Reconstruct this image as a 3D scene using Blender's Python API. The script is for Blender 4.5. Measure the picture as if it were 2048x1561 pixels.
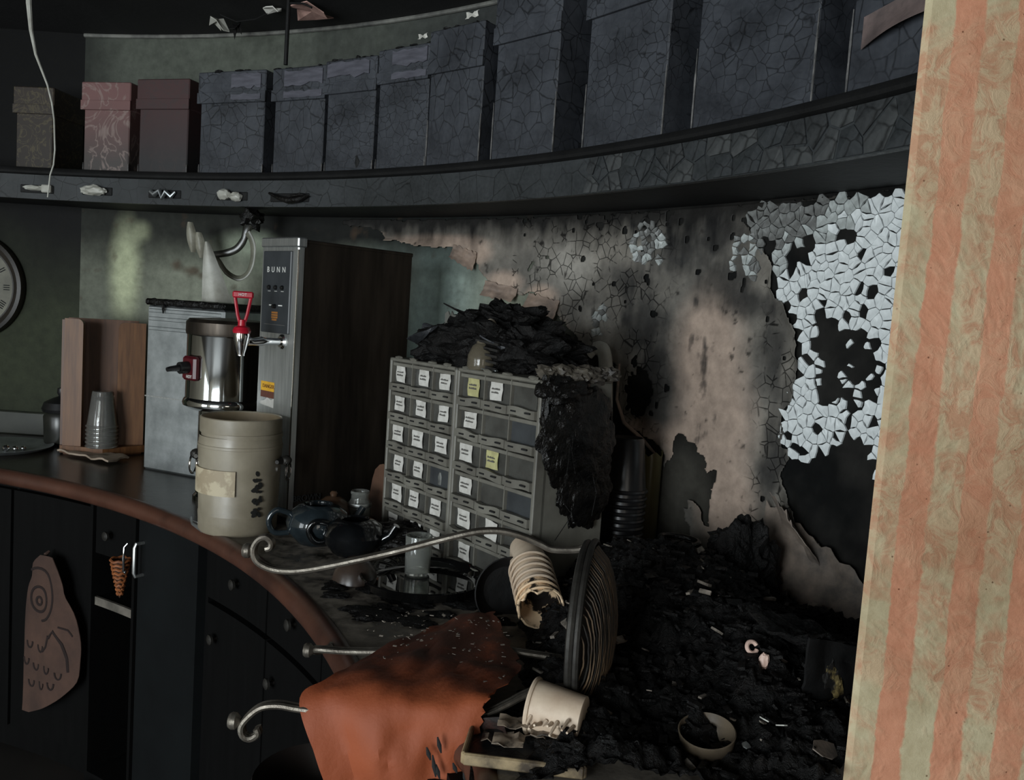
import bpy, bmesh, math, random
import numpy as np
from mathutils import Vector, Matrix, noise

random.seed(7)
for o in list(bpy.data.objects): bpy.data.objects.remove(o)
sc = bpy.context.scene
COL = sc.collection
R = math.radians
PI = math.pi

# ------------------------------------------------------------------ camera
cam_data = bpy.data.cameras.new('camera')
cam = bpy.data.objects.new('camera', cam_data)
COL.objects.link(cam)
down = Vector((-1329, 19600, 1700)).normalized()      # gravity seen from the tilted, slightly rolled camera
up_c = -down
fw_c = (Vector((0, 0, 1)) - up_c * up_c.z).normalized()
rt_c = fw_c.cross(up_c)
rot = Matrix((rt_c, fw_c, up_c))                      # camera (right, down, forward) -> world
cx, cy, cz = rot.col[0], rot.col[1], rot.col[2]
m3 = Matrix((cx, -cy, -cz)).transposed()
cam.matrix_world = Matrix.Translation((0, 0, 1.48)) @ m3.to_4x4()
cam_data.sensor_width = 36.0
cam_data.lens = 36.0 * 1700 / 2048
cam_data.clip_start = 0.02
sc.camera = cam

# ------------------------------------------------------------------ light and exposure
world = bpy.data.worlds.new('world'); sc.world = world
world.use_nodes = True
bgn = world.node_tree.nodes['Background']
bgn.inputs[0].default_value = (0.62, 0.72, 0.85, 1)
bgn.inputs[1].default_value = 0.35

def area(name, loc, target, sx, sy, power, col):
    d = bpy.data.lights.new(name, 'AREA'); d.shape = 'RECTANGLE'; d.size = sx; d.size_y = sy
    d.energy = power; d.color = col
    o = bpy.data.objects.new(name, d); COL.objects.link(o); o.location = loc
    o.rotation_euler = (Vector(target) - Vector(loc)).to_track_quat('-Z', 'Y').to_euler()
    return o
area('daylight_side_window', (-4.13, -1.5, 1.22), (0, -1.5, 1.22), 1.9, 2.1, 75, (0.90, 0.97, 1.0))
area('daylight_shop_window', (-2.15, -2.72, 1.3), (-2.15, 0, 1.3), 1.9, 1.9, 215, (0.90, 0.97, 1.0))
area('daylight_door', (0.75, -2.72, 1.30), (0.75, 0, 1.30), 0.8, 1.9, 9, (1.0, 0.90, 0.76))
sc.view_settings.view_transform = 'Standard'
sc.view_settings.look = 'None'
sc.view_settings.gamma = 1.0
sc.view_settings.exposure = 0.0
sc.view_settings.use_curve_mapping = False

# ------------------------------------------------------------------ helpers
def lin(r, g, b):
    f = lambda v: (v / 255 / 12.92) if v / 255 <= 0.04045 else ((v / 255 + 0.055) / 1.055) ** 2.4
    return (f(r), f(g), f(b), 1.0)

MATS = {}
class NT:
    """small node-tree builder"""
    def __init__(s, name):
        s.m = bpy.data.materials.new(name); s.m.use_nodes = True
        s.t = s.m.node_tree; s.n = s.t.nodes; s.l = s.t.links
        s.b = s.n['Principled BSDF']
    def new(s, ty, **kw):
        n = s.n.new(ty)
        for k, v in kw.items():
            if k.startswith('i_'):
                n.inputs[k[2:].replace('_', ' ')].default_value = v
            else: setattr(n, k, v)
        return n
    def link(s, a, b): s.l.new(a, b)
    def coord(s, kind='Object', scale=(1, 1, 1)):
        tc = s.new('ShaderNodeTexCoord'); mp = s.new('ShaderNodeMapping')
        mp.inputs['Scale'].default_value = scale
        s.link(tc.outputs[kind], mp.inputs[0]); return mp.outputs[0]
    def noise(s, vec, scale, detail=4, rough=0.6, dist=0.0):
        n = s.new('ShaderNodeTexNoise'); n.inputs['Scale'].default_value = scale
        n.inputs['Detail'].default_value = detail; n.inputs['Roughness'].default_value = rough
        n.inputs['Distortion'].default_value = dist
        s.link(vec, n.inputs['Vector']); return n.outputs['Fac']
    def voro(s, vec, scale, feature='DISTANCE_TO_EDGE', rnd=1.0):
        n = s.new('ShaderNodeTexVoronoi'); n.feature = feature
        n.inputs['Scale'].default_value = scale; n.inputs['Randomness'].default_value = rnd
        s.link(vec, n.inputs['Vector']); return n.outputs['Distance']
    def ramp(s, fac, stops):
        r = s.new('ShaderNodeValToRGB'); el = r.color_ramp.elements
        while len(el) < len(stops): el.new(0.5)
        for e, (p, c) in zip(el, stops):
            e.position = p; e.color = c if len(c) == 4 else (*c, 1)
        s.link(fac, r.inputs[0]); return r.outputs[0]
    def mix(s, fac, a, b, mode='MIX'):
        n = s.new('ShaderNodeMix'); n.data_type = 'RGBA'; n.blend_type = mode
        for v, i in ((fac, 0), (a, 6), (b, 7)):
            if hasattr(v, 'links'): s.link(v, n.inputs[i])
            else: n.inputs[i].default_value = v
        return n.outputs[2]
    def math(s, op, a, b=0.0, clamp=False):
        n = s.new('ShaderNodeMath'); n.operation = op; n.use_clamp = clamp
        for v, i in ((a, 0), (b, 1)):
            if hasattr(v, 'links'): s.link(v, n.inputs[i])
            else: n.inputs[i].default_value = v
        return n.outputs[0]
    def bump(s, h, strength=0.3, dist=0.01):
        n = s.new('ShaderNodeBump'); n.inputs['Strength'].default_value = strength
        n.inputs['Distance'].default_value = dist
        s.link(h, n.inputs['Height']); s.link(n.outputs[0], s.b.inputs['Normal'])
    def base(s, c):
        if hasattr(c, 'links'): s.link(c, s.b.inputs['Base Color'])
        else: s.b.inputs['Base Color'].default_value = c
    def rough(s, v):
        if hasattr(v, 'links'): s.link(v, s.b.inputs['Roughness'])
        else: s.b.inputs['Roughness'].default_value = v

def pm(name, c1, c2=None, scale=12, rough=0.6, metal=0.0, bump=0.0, bscale=60, bdist=0.004, stretch=(1, 1, 1),
       lo=0.35, hi=0.65, spec=0.5, coat=0.0, rvar=0.0):
    """two-tone noisy principled material"""
    if name in MATS: return MATS[name]
    t = NT(name); v = t.coord('Object', stretch)
    if c2 is None: t.base(lin(*c1))
    else:
        f = t.noise(v, scale, 6, 0.62)
        t.base(t.ramp(f, [(lo, lin(*c1)), (hi, lin(*c2))]))
    if rvar:
        f2 = t.noise(v, scale * 1.7, 4)
        t.rough(t.ramp(f2, [(0.3, (max(0.02, rough - rvar),) * 3), (0.7, (min(1, rough + rvar),) * 3)]))
    else: t.rough(rough)
    t.b.inputs['Metallic'].default_value = metal
    t.b.inputs['Specular IOR Level'].default_value = spec
    if coat: t.b.inputs['Coat Weight'].default_value = coat
    if bump: t.bump(t.noise(v, bscale, 5, 0.65), bump, bdist)
    MATS[name] = t.m
    return t.m

class G:
    """collects shapes, then links them as one mesh object"""
    def __init__(s): s.v = []; s.f = []
    def add(s, vs, fs, M=None):
        k = len(s.v)
        for p in vs:
            p = Vector(p); s.v.append(tuple(M @ p) if M is not None else tuple(p))
        for f in fs: s.f.append(tuple(i + k for i in f))
        return s
    def box(s, x0, x1, y0, y1, z0, z1, M=None, b=0.0):
        if b <= 0:
            vs = [(x, y, z) for x in (x0, x1) for y in (y0, y1) for z in (z0, z1)]
            return s.add(vs, [(0, 1, 3, 2), (4, 6, 7, 5), (0, 4, 5, 1), (2, 3, 7, 6), (0, 2, 6, 4), (1, 5, 7, 3)], M)
        bm = bmesh.new()
        for X, sx in ((x0, 1), (x1, -1)):
            for Y, sy in ((y0, 1), (y1, -1)):
                for Z, sz in ((z0, 1), (z1, -1)):
                    bm.verts.new((X, Y + sy * b, Z + sz * b)); bm.verts.new((X + sx * b, Y, Z + sz * b)); bm.verts.new((X + sx * b, Y + sy * b, Z))
        bmesh.ops.convex_hull(bm, input=bm.verts)
        bmesh.ops.dissolve_limit(bm, angle_limit=0.02, verts=bm.verts, edges=bm.edges)
        bm.verts.index_update()
        s.add([v.co[:] for v in bm.verts], [tuple(v.index for v in f.verts) for f in bm.faces], M); bm.free(); return s
    def lathe(s, prof, n=40, M=None, fn=None):
        vs = []; m = len(prof)
        for i in range(n):
            a = 2 * PI * i / n
            for (r, z) in prof:
                p = Vector((r * math.cos(a), r * math.sin(a), z))
                vs.append(fn(p, a) if fn else p)
        fs = []
        for i in range(n):
            j = (i + 1) % n
            for k in range(m - 1):
                if prof[k][0] < 1e-6 and prof[k + 1][0] < 1e-6: continue
                fs.append((i * m + k, j * m + k, j * m + k + 1, i * m + k + 1))
        return s.add(vs, fs, M)
    def tube(s, pts, r, n=10, closed=False, M=None, sy=1.0, upv=None):
        P = [Vector(p) for p in pts]; L = len(P); vs = []
        rr = r if isinstance(r, (list, tuple)) else [r] * L
        u = None
        for i, p in enumerate(P):
            a = P[(i - 1) % L] if (closed or i > 0) else P[i]
            b = P[(i + 1) % L] if (closed or i < L - 1) else P[i]
            t = (b - a).normalized()
            if upv is not None: u = Vector(upv)
            elif u is None: u = Vector((0, 0, 1)) if abs(t.z) < 0.9 else Vector((1, 0, 0))
            u = (u - t * u.dot(t)).normalized(); w = t.cross(u)
            for k in range(n):
                an = 2 * PI * k / n
                vs.append(p + (u * math.cos(an) + w * math.sin(an) * sy) * rr[i])
        fs = []
        for i in range(L if closed else L - 1):
            j = (i + 1) % L
            for k in range(n):
                fs.append((i * n + k, i * n + (k + 1) % n, j * n + (k + 1) % n, j * n + k))
        if not closed:
            fs.append(tuple(range(n))[::-1]); fs.append(tuple((L - 1) * n + k for k in range(n)))
        return s.add(vs, fs, M)
    def prism(s, poly, z0, z1, M=None):
        n = len(poly)
        vs = [(x, y, z0) for x, y in poly] + [(x, y, z1) for x, y in poly]
        fs = [tuple(range(n))[::-1], tuple(range(n, 2 * n))] + [(i, (i + 1) % n, n + (i + 1) % n, n + i) for i in range(n)]
        return s.add(vs, fs, M)
    def sheet(s, rows, th=0.0, nrm=None, M=None):
        """grid of points, optionally given a thickness"""
        nu, nv = len(rows), len(rows[0])
        P = [[Vector(p) for p in r] for r in rows]
        vs = [p for r in P for p in r]
        fs = [(i * nv + j, i * nv + j + 1, (i + 1) * nv + j + 1, (i + 1) * nv + j) for i in range(nu - 1) for j in range(nv - 1)]
        if th:
            k = len(vs); nn = []
            for i in range(nu):
                for j in range(nv):
                    a = P[min(i + 1, nu - 1)][j] - P[max(i - 1, 0)][j]; b = P[i][min(j + 1, nv - 1)] - P[i][max(j - 1, 0)]
                    c = b.cross(a); c = c.normalized() if c.length > 1e-9 else Vector((0, 0, 1))
                    nn.append(P[i][j] - c * th)
            vs = vs + nn
            fs += [tuple(x + k for x in f[::-1]) for f in fs]
            bd = [(0, j) for j in range(nv)] + [(i, nv - 1) for i in range(1, nu)] + [(nu - 1, j) for j in range(nv - 2, -1, -1)] + [(i, 0) for i in range(nu - 2, 0, -1)]
            ids = [i * nv + j for i, j in bd]
            for a, b in zip(ids, ids[1:] + ids[:1]): fs.append((b, a, a + k, b + k))
        return s.add(vs, fs, M)
    def blob(s, c, rad, seed=0, amp=0.3, freq=3.0, sub=4, M=None, zmin=None):
        bm = bmesh.new(); bmesh.ops.create_icosphere(bm, subdivisions=sub, radius=1.0)
        off = Vector((seed * 7.3, seed * 3.1, seed * 1.7)); vs = []
        for v in bm.verts:
            d = v.co.normalized()
            h = noise.fractal(d * freq + off, 1.0, 2.1, 5) * amp + abs(noise.noise(d * freq * 2.3 + off)) * amp * 0.5
            p = Vector((d.x * rad[0], d.y * rad[1], d.z * rad[2])) * (1 + h) + Vector(c)
            if zmin is not None and p.z < zmin: p.z = zmin
            vs.append(p)
        bm.verts.index_update()
        s.add(vs, [tuple(v.index for v in f.verts) for f in bm.faces], M); bm.free(); return s
    def mesh(s, name, mat, smooth=True, ang=35):
        me = bpy.data.meshes.new(name); me.from_pydata(s.v, [], s.f); me.update()
        bm = bmesh.new(); bm.from_mesh(me); bmesh.ops.recalc_face_normals(bm, faces=bm.faces); bm.to_mesh(me); bm.free()
        if smooth:
            me.polygons.foreach_set('use_smooth', [True] * len(me.polygons)); me.set_sharp_from_angle(angle=R(ang))
        if mat: me.materials.append(mat)
        return me
    def obj(s, name, mat, parent=None, smooth=True, ang=35):
        o = bpy.data.objects.new(name, s.mesh(name, mat, smooth, ang)); COL.objects.link(o)
        if parent is not None: o.parent = parent
        return o

def tag(o, label=None, cat=None, group=None, kind=None):
    if label: o['label'] = label
    if cat: o['category'] = cat
    if group: o['group'] = group
    if kind: o['kind'] = kind
    return o
def thing(name, label, cat, loc=(0, 0, 0), rotz=0, group=None, M=None):
    o = bpy.data.objects.new(name, None); COL.objects.link(o); o.empty_display_size = 0.05
    if M is not None: o.matrix_world = M
    else: o.location = loc; o.rotation_euler = (0, 0, rotz)
    return tag(o, label, cat, group)
def struct(o): o['kind'] = 'structure'; return o
def lookM(loc, axis, up=(0, 0, 1)):
    """matrix whose local z runs along axis"""
    z = Vector(axis).normalized(); x = Vector(up).cross(z)
    x = x.normalized() if x.length > 1e-4 else Vector((1, 0, 0)); y = z.cross(x)
    m = Matrix((x, y, z)).transposed().to_4x4(); m.translation = Vector(loc); return m
def text_part(name, body, size, M, mat, parent, extr=0.0006, align='CENTER', space=1.0):
    cu = bpy.data.curves.new(name, 'FONT'); cu.body = body; cu.size = size; cu.space_character = space; cu.extrude = extr; cu.align_x = align; cu.align_y = 'CENTER'
    o = bpy.data.objects.new(name, cu); COL.objects.link(o)
    dg = bpy.context.evaluated_depsgraph_get()
    me = bpy.data.meshes.new_from_object(o.evaluated_get(dg)); bpy.data.objects.remove(o)
    me.transform(M); me.materials.clear(); me.materials.append(mat); me.name = name
    q = bpy.data.objects.new(name, me); COL.objects.link(q); q.parent = parent; return q
def smooth_pts(ps, k=4):
    P = [Vector(p) for p in ps]; out = []
    for i in range(len(P) - 1):
        a = P[max(i - 1, 0)]; b = P[i]; c = P[i + 1]; d = P[min(i + 2, len(P) - 1)]
        for j in range(k):
            u = j / k; out.append(.5 * ((2 * b) + (c - a) * u + (2 * a - 5 * b + 4 * c - d) * u * u + (3 * b - a - 3 * c + d) * u ** 3))
    return out + [P[-1]]
def fbm(x, y, seed=0, f=1.0, oct=5):
    """value-noise fBm on numpy arrays, about -1..1"""
    rng = np.random.RandomState(seed); T = rng.rand(256, 256) * 2 - 1
    out = np.zeros_like(x); a = 1.0; tot = 0
    for k in range(oct):
        X = x * f + 13.7 * k; Y = y * f + 5.1 * k
        i = np.floor(X).astype(int); j = np.floor(Y).astype(int); u = X - i; v = Y - j
        u = u * u * (3 - 2 * u); v = v * v * (3 - 2 * v)
        g = lambda p, q: T[p % 256, q % 256]
        out += a * ((g(i, j) * (1 - u) + g(i + 1, j) * u) * (1 - v) + (g(i, j + 1) * (1 - u) + g(i + 1, j + 1) * u) * v)
        tot += a; a *= 0.55; f *= 2.05
    return out / tot * 1.8
def inpoly(px, py, poly):
    ins = np.zeros(px.shape, bool); n = len(poly)
    for i in range(n):
        x0, y0 = poly[i]; x1, y1 = poly[(i + 1) % n]
        if y0 == y1: continue
        c = ((y0 > py) != (y1 > py)) & (px < (x1 - x0) * (py - y0) / (y1 - y0) + x0); ins ^= c
    return ins
def clip_poly(poly, a, b, c):
    """keep a*x+b*y<=c"""
    out = []
    for i in range(len(poly)):
        p = poly[i]; q = poly[(i + 1) % len(poly)]; dp = a * p[0] + b * p[1] - c; dq = a * q[0] + b * q[1] - c
        if dp <= 0: out.append(p)
        if dp * dq < 0:
            t = dp / (dp - dq); out.append((p[0] + (q[0] - p[0]) * t, p[1] + (q[1] - p[1]) * t))
    return out
def cells(pts, rad, gap):
    """voronoi cells of pts, each inset by gap"""
    A = np.array(pts); res = []
    for i, p in enumerate(A):
        d = ((A - p) ** 2).sum(1); near = np.argsort(d)[1:22]
        poly = [(p[0] + rad * math.cos(k * PI / 4 + .3), p[1] + rad * math.sin(k * PI / 4 + .3)) for k in range(8)]
        for j in near:
            n = A[j] - p; L = np.hypot(*n)
            if L < 1e-9 or L > 2 * rad: continue
            n = n / L; g = gap * random.uniform(0.5, 1.6)
            poly = clip_poly(poly, n[0], n[1], float(n @ (p + A[j]) / 2 - g))
            if len(poly) < 3: break
        if len(poly) >= 3: res.append((tuple(p), poly))
    return res

# the room is round here: wall, shelf and counter follow arcs
CW = (-1.93, 0.19); RW = 2.97; RS = 2.70            # wall and shelf centre, wall radius, shelf front radius
CC = (-2.282, 0.402); RC = 2.25                     # counter front arc
def wp(th, z, r=RW):
    a = R(th); return Vector((CW[0] + r * math.cos(a), CW[1] + r * math.sin(a), z))
def cp(th, z, r=RC):
    a = R(th); return Vector((CC[0] + r * math.cos(a), CC[1] + r * math.sin(a), z))
ZC = 0.92; ZCEIL = 2.385

# ------------------------------------------------------------------ materials
def char_mat(name, c1, c2, cells_scale, strength, rough=0.5, stretch=(1, 1, 1), edge=0.05):
    t = NT(name); v = t.coord('Object', stretch)
    wob = t.noise(v, 9, 4); d = t.new('ShaderNodeVectorMath'); d.operation = 'ADD'
    sv = t.new('ShaderNodeVectorMath'); sv.operation = 'SCALE'; sv.inputs['Scale'].default_value = 0.02
    t.link(t.n[wob.node.name].outputs['Color'], sv.inputs[0]); t.link(v, d.inputs[0]); t.link(sv.outputs[0], d.inputs[1])
    e = t.voro(d.outputs[0], cells_scale)
    n1 = t.noise(v, 7, 5); n2 = t.noise(v, 120, 3)
    gate = t.ramp(t.noise(v, 5, 2), [(0.34, (0, 0, 0)), (0.5, (1, 1, 1))])
    crack = t.ramp(e, [(0.0, (0, 0, 0)), (edge, (1, 1, 1))])
    crack = t.mix(gate, (1, 1, 1, 1), crack)
    col = t.ramp(n1, [(0.3, lin(*c1)), (0.7, lin(*c2))])
    t.base(t.mix(1.0, col, t.mix(0.75, (1, 1, 1, 1), crack), 'MULTIPLY'))
    t.rough(t.ramp(n2, [(0.3, (rough - .12,) * 3), (0.7, (rough + .15,) * 3)]))
    hb = t.math('ADD', t.math('MULTIPLY', crack, 1.0), t.math('MULTIPLY', t.noise(v, 45, 4), 0.35))
    t.bump(hb, strength * 0.25, 0.004)
    MATS[name] = t.m; return t.m

m_char = char_mat('charred_board', (30, 31, 33), (58, 60, 64), 34, 0.55, 0.46)
m_char2 = char_mat('charred_board_fine', (34, 36, 39), (66, 70, 76), 46, 0.5, 0.42, (1, 1, 0.8))
m_fascia = char_mat('sooty_fascia_paint', (33, 36, 37), (53, 56, 58), 17, 0.35, 0.5, (1, 1, 1), 0.03)
m_black = pm('soot_black', (12, 12, 12), (22, 22, 22), 9, 0.66, spec=0.3, bump=0.4, bscale=45)
m_char_lump = pm('charcoal_lump', (5, 5, 5), (18, 16, 15), 22, 0.6, spec=0.25, bump=0.9, bscale=55, bdist=0.012, rvar=0.25)
m_melt = pm('melted_black_plastic', (7, 7, 7), (20, 18, 16), 15, 0.4, spec=0.3, bump=0.8, bscale=28, bdist=0.012, rvar=0.15)
m_steel = pm('brushed_steel', (214, 216, 214), (186, 189, 188), 30, 0.46, 1.0, stretch=(6, 6, 0.3), bump=0.03, bscale=300)
m_steel_mirror = pm('polished_steel', (205, 207, 205), (185, 187, 186), 8, 0.08, 1.0, stretch=(5, 5, 0.25))
m_steel_dull = pm('dull_sooty_steel', (196, 201, 202), (160, 165, 166), 14, 0.5, 1.0, bump=0.05, bscale=150)
m_steel_soot_shade = pm('browned_shaded_steel', (74, 66, 58), (50, 45, 40), 7, 0.42, 0.8, stretch=(3, 3, 0.4), rvar=0.1)  # smoke brown, darkened further to carry the tower side's shade
m_chrome = pm('chrome', (225, 225, 225), None, rough=0.08, metal=1.0)
m_panel = pm('control_panel_grey', (54, 57, 60), (46, 49, 52), 20, 0.42)
m_white_print = pm('white_print', (205, 205, 200), None, rough=0.6)
m_red = pm('red_plastic', (176, 24, 44), (150, 18, 36), 30, 0.3)
m_darkred = pm('dark_red_plastic', (80, 18, 26), (60, 14, 20), 30, 0.35)
m_blackplastic = pm('black_plastic', (16, 16, 17), (26, 26, 27), 25, 0.35)
m_yellow_print = pm('yellow_sticker', (214, 164, 40), (190, 140, 34), 30, 0.6)
m_brown_print = pm('brown_sticker', (96, 52, 36), (76, 42, 30), 30, 0.6)
m_orange_print = pm('orange_print', (150, 98, 44), None, rough=0.6)
m_crock = pm('cream_canister_enamel', (142, 134, 117), (116, 108, 92), 7, 0.4, bump=0.06, bscale=25, rvar=0.1)
m_crock_in = pm('canister_inside', (146, 130, 104), (120, 106, 84), 9, 0.6)
m_leaf = pm('black_leaf_print', (24, 24, 22), None, rough=0.6)
m_label_plate = pm('cream_label_plate', (180, 168, 142), (152, 138, 114), 28, 0.6, lo=.45, hi=.55)
m_iron = pm('pewter_iron', (128, 122, 112), (92, 86, 78), 30, 0.42, 0.75, bump=0.25, bscale=80, rvar=0.1)
m_iron_dark = pm('dark_iron', (56, 54, 50), (36, 34, 32), 30, 0.5, 0.5, bump=0.2, bscale=80)
m_wicker = pm('scorched_wicker', (104, 84, 62), (44, 36, 28), 18, 0.6, bump=0.3)
m_wood = pm('holder_wood', (112, 76, 46), (84, 54, 32), 5, 0.45, stretch=(14, 14, 1.2), bump=0.06, bscale=40)
m_wood_in = pm('holder_wood_inside', (96, 62, 38), (74, 46, 28), 5, 0.5, stretch=(14, 14, 1.2))
m_edge = pm('counter_edge_wood', (84, 54, 42), (58, 37, 30), 6, 0.38, bump=0.12, bscale=30, rvar=0.1)
m_cabinet = pm('dark_cabinet_wood', (8, 8, 8), (5, 5, 5), 4, 0.7, spec=0.12, stretch=(10, 10, 1), bump=0.05)
m_cabinet2 = pm('slate_cabinet_panel', (17, 20, 21), (12, 14, 15), 4, 0.65, spec=0.15, bump=0.05)
m_plastic = pm('smoked_grey_plastic', (116, 114, 105), (88, 85, 78), 9, 0.5, bump=0.1, bscale=40)
m_drawer = pm('smoky_drawer_plastic', (76, 76, 72), (54, 53, 50), 13, 0.25, bump=0.08, bscale=30, rvar=0.12)
m_drawer_blue = pm('bluish_drawer_plastic', (66, 69, 71), (50, 52, 54), 11, 0.24, bump=0.08, bscale=30)
m_slot = pm('slot_black', (8, 8, 8), None, rough=0.8)
m_paper = pm('white_label_paper', (200, 198, 192), (178, 175, 168), 60, 0.75)
m_paper_y = pm('yellowed_label_paper', (178, 174, 124), (156, 150, 106), 60, 0.75)
m_ink = pm('label_ink', (96, 94, 90), None, rough=0.8)
m_glaze = pm('slate_teapot_glaze', (34, 42, 46), (18, 22, 25), 10, 0.12, bump=0.15, bscale=14, bdist=0.006, coat=0.5)
m_glaze_black = pm('black_teapot_glaze', (8, 9, 10), (16, 18, 20), 12, 0.1, bump=0.3, bscale=18, bdist=0.006, coat=0.5)
m_amber = pm('smoked_amber_dome', (88, 66, 50), (62, 46, 36), 10, 0.25, bump=0.1)
m_trayblack = pm('black_tray_lacquer', (8, 8, 8), (14, 14, 14), 15, 0.06, coat=0.6)
m_cup = pm('paper_cup_white', (206, 188, 166), (182, 160, 138), 22, 0.55)
m_cup_burn = pm('paper_cup_scorched', (226, 196, 160), (18, 12, 9), 16, 0.6, lo=0.48, hi=0.53)
m_cupblack = pm('burnt_black_cup', (22, 22, 23), (34, 34, 35), 14, 0.3, bump=0.12, bscale=30)
m_orange_cloth = None
m_pale = pm('pale_melted_plastic', (188, 188, 180), (150, 148, 138), 12, 0.4, bump=0.15, bscale=20)
m_white_flake = pm('white_flake', (222, 220, 212), (188, 186, 178), 30, 0.7)
m_pink = pm('exposed_pink_plaster', (196, 158, 146), (168, 132, 122), 40, 0.85, bump=0.3)
m_print_brown = pm('brown_print', (30, 17, 14), None, rough=0.9)
m_towel = pm('owl_towel_cotton', (78, 56, 46), (60, 43, 36), 9, 0.9, bump=0.3, bscale=160)
m_yellowfoam = pm('burnt_yellow_foam', (150, 132, 84), (14, 12, 9), 34, 0.7, lo=.36, hi=.50, bump=0.6)
m_floor = pm('dark_floor', (40, 36, 33), (26, 24, 22), 3, 0.6)
m_roomwall = pm('cream_room_wall', (176, 168, 150), (150, 143, 128), 2, 0.85)  # cream kept pale so the unseen walls bounce more fill
m_ceil = pm('soot_black_ceiling', (9, 9, 10), (20, 20, 21), 3, 0.8, bump=0.4, bscale=25)

def glass_mat(name, col, rough=0.05, trans=0.9):
    t = NT(name); t.base(lin(*col)); t.rough(rough); t.b.inputs['Transmission Weight'].default_value = trans
    t.b.inputs['IOR'].default_value = 1.45; MATS[name] = t.m; return t.m
m_glass = glass_mat('clear_glass', (225, 228, 222))
m_cupclear = glass_mat('clear_cup_plastic', (225, 225, 220), 0.08, 0.92)
m_smokeglass = glass_mat('smoky_glass', (150, 140, 120), 0.12, 0.7)

# wall skins: colour comes from a per-point paint attribute plus node noise
def skin_mat(name, rough, bump, bscale, crack=0.0):
    t = NT(name); a = t.new('ShaderNodeVertexColor'); a.layer_name = 'paint'
    v = t.coord('Object'); n = t.noise(v, 26, 6, 0.65); n2 = t.noise(v, 140, 4)
    c = t.mix(1.0, a.outputs['Color'], t.ramp(n, [(0.3, (0.72, 0.72, 0.72)), (0.7, (1.18, 1.18, 1.18))]), 'MULTIPLY')
    if crack:
        gate = t.ramp(t.noise(v, 17, 3), [(0.47, (0, 0, 0)), (0.53, (1, 1, 1))])
        e = t.voro(v, 36); k = t.ramp(e, [(0.02, (0.18, 0.18, 0.18)), (0.055, (1, 1, 1))])
        g2 = t.math('MULTIPLY', gate, a.outputs['Alpha'])
        c = t.mix(g2, c, t.mix(1.0, c, k, 'MULTIPLY'))
    t.base(c); t.rough(rough); t.b.inputs['Specular IOR Level'].default_value = 0.15
    t.bump(t.math('ADD', n, t.math('MULTIPLY', n2, 0.4)), bump, 0.004)
    MATS[name] = t.m; return t.m
m_wallbase = skin_mat('sooty_green_plaster', 0.6, 0.12, 30)
m_skin = skin_mat('blistered_paint_skin', 0.55, 0.45, 30, 1.0)

# orange striped wall
t = NT('striped_orange_plaster'); v = t.coord('Object')
sep = t.new('ShaderNodeSeparateXYZ'); t.link(v, sep.inputs[0])
wob = t.noise(v, 7, 5, 0.7); fine = t.noise(v, 38, 5, 0.7)
xx = t.math('ADD', sep.outputs[0], t.math('MULTIPLY', t.math('SUBTRACT', wob, 0.5), 0.022))
xx = t.math('ADD', xx, t.math('MULTIPLY', t.math('SUBTRACT', fine, 0.5), 0.012))
ph = t.math('FRACT', t.math('DIVIDE', t.math('ADD', xx, 0.5356), 0.072))
stripe = t.ramp(ph, [(0.0, (0, 0, 0)), (0.44, (0, 0, 0)), (0.49, (1, 1, 1)), (0.97, (1, 1, 1)), (1.0, (0, 0, 0))])
blot = t.noise(v, 4.2, 5, 0.68, 0.6); worm = t.noise(v, 34, 5, 0.68, 1.1)
patchy = t.ramp(blot, [(0.44, (0, 0, 0)), (0.54, (1, 1, 1))])
cream = t.ramp(fine, [(0.3, lin(172, 158, 125)), (0.7, lin(193, 182, 150))])
orang = t.ramp(fine, [(0.3, lin(188, 127, 97)), (0.7, lin(203, 144, 114))])
mixed = t.ramp(worm, [(0.44, lin(182, 135, 105)), (0.56, lin(191, 165, 133))])
c = t.mix(stripe, orang, cream)
c = t.mix(t.math('MULTIPLY', patchy, t.math('ADD', 0.3, t.math('MULTIPLY', stripe, 0.6))), c, mixed)
dirt = t.ramp(t.noise(v, 2.6, 5, 0.7), [(0.48, (1, 1, 1)), (0.75, (0.66, 0.62, 0.56))])
c = t.mix(1.0, c, dirt, 'MULTIPLY')
sp = t.voro(v, 70, 'F1'); spk = t.ramp(sp, [(0.06, (0.35, 0.28, 0.22)), (0.11, (1, 1, 1))])
spg = t.ramp(t.noise(v, 40, 2), [(0.52, (0, 0, 0)), (0.58, (1, 1, 1))])
c = t.mix(spg, c, t.mix(1.0, c, spk, 'MULTIPLY'))
t.base(c); t.rough(0.75)
t.bump(t.math('ADD', t.math('MULTIPLY', worm, patchy), t.math('MULTIPLY', fine, 0.6)), 0.5, 0.006)
m_stripe = t.m

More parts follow.
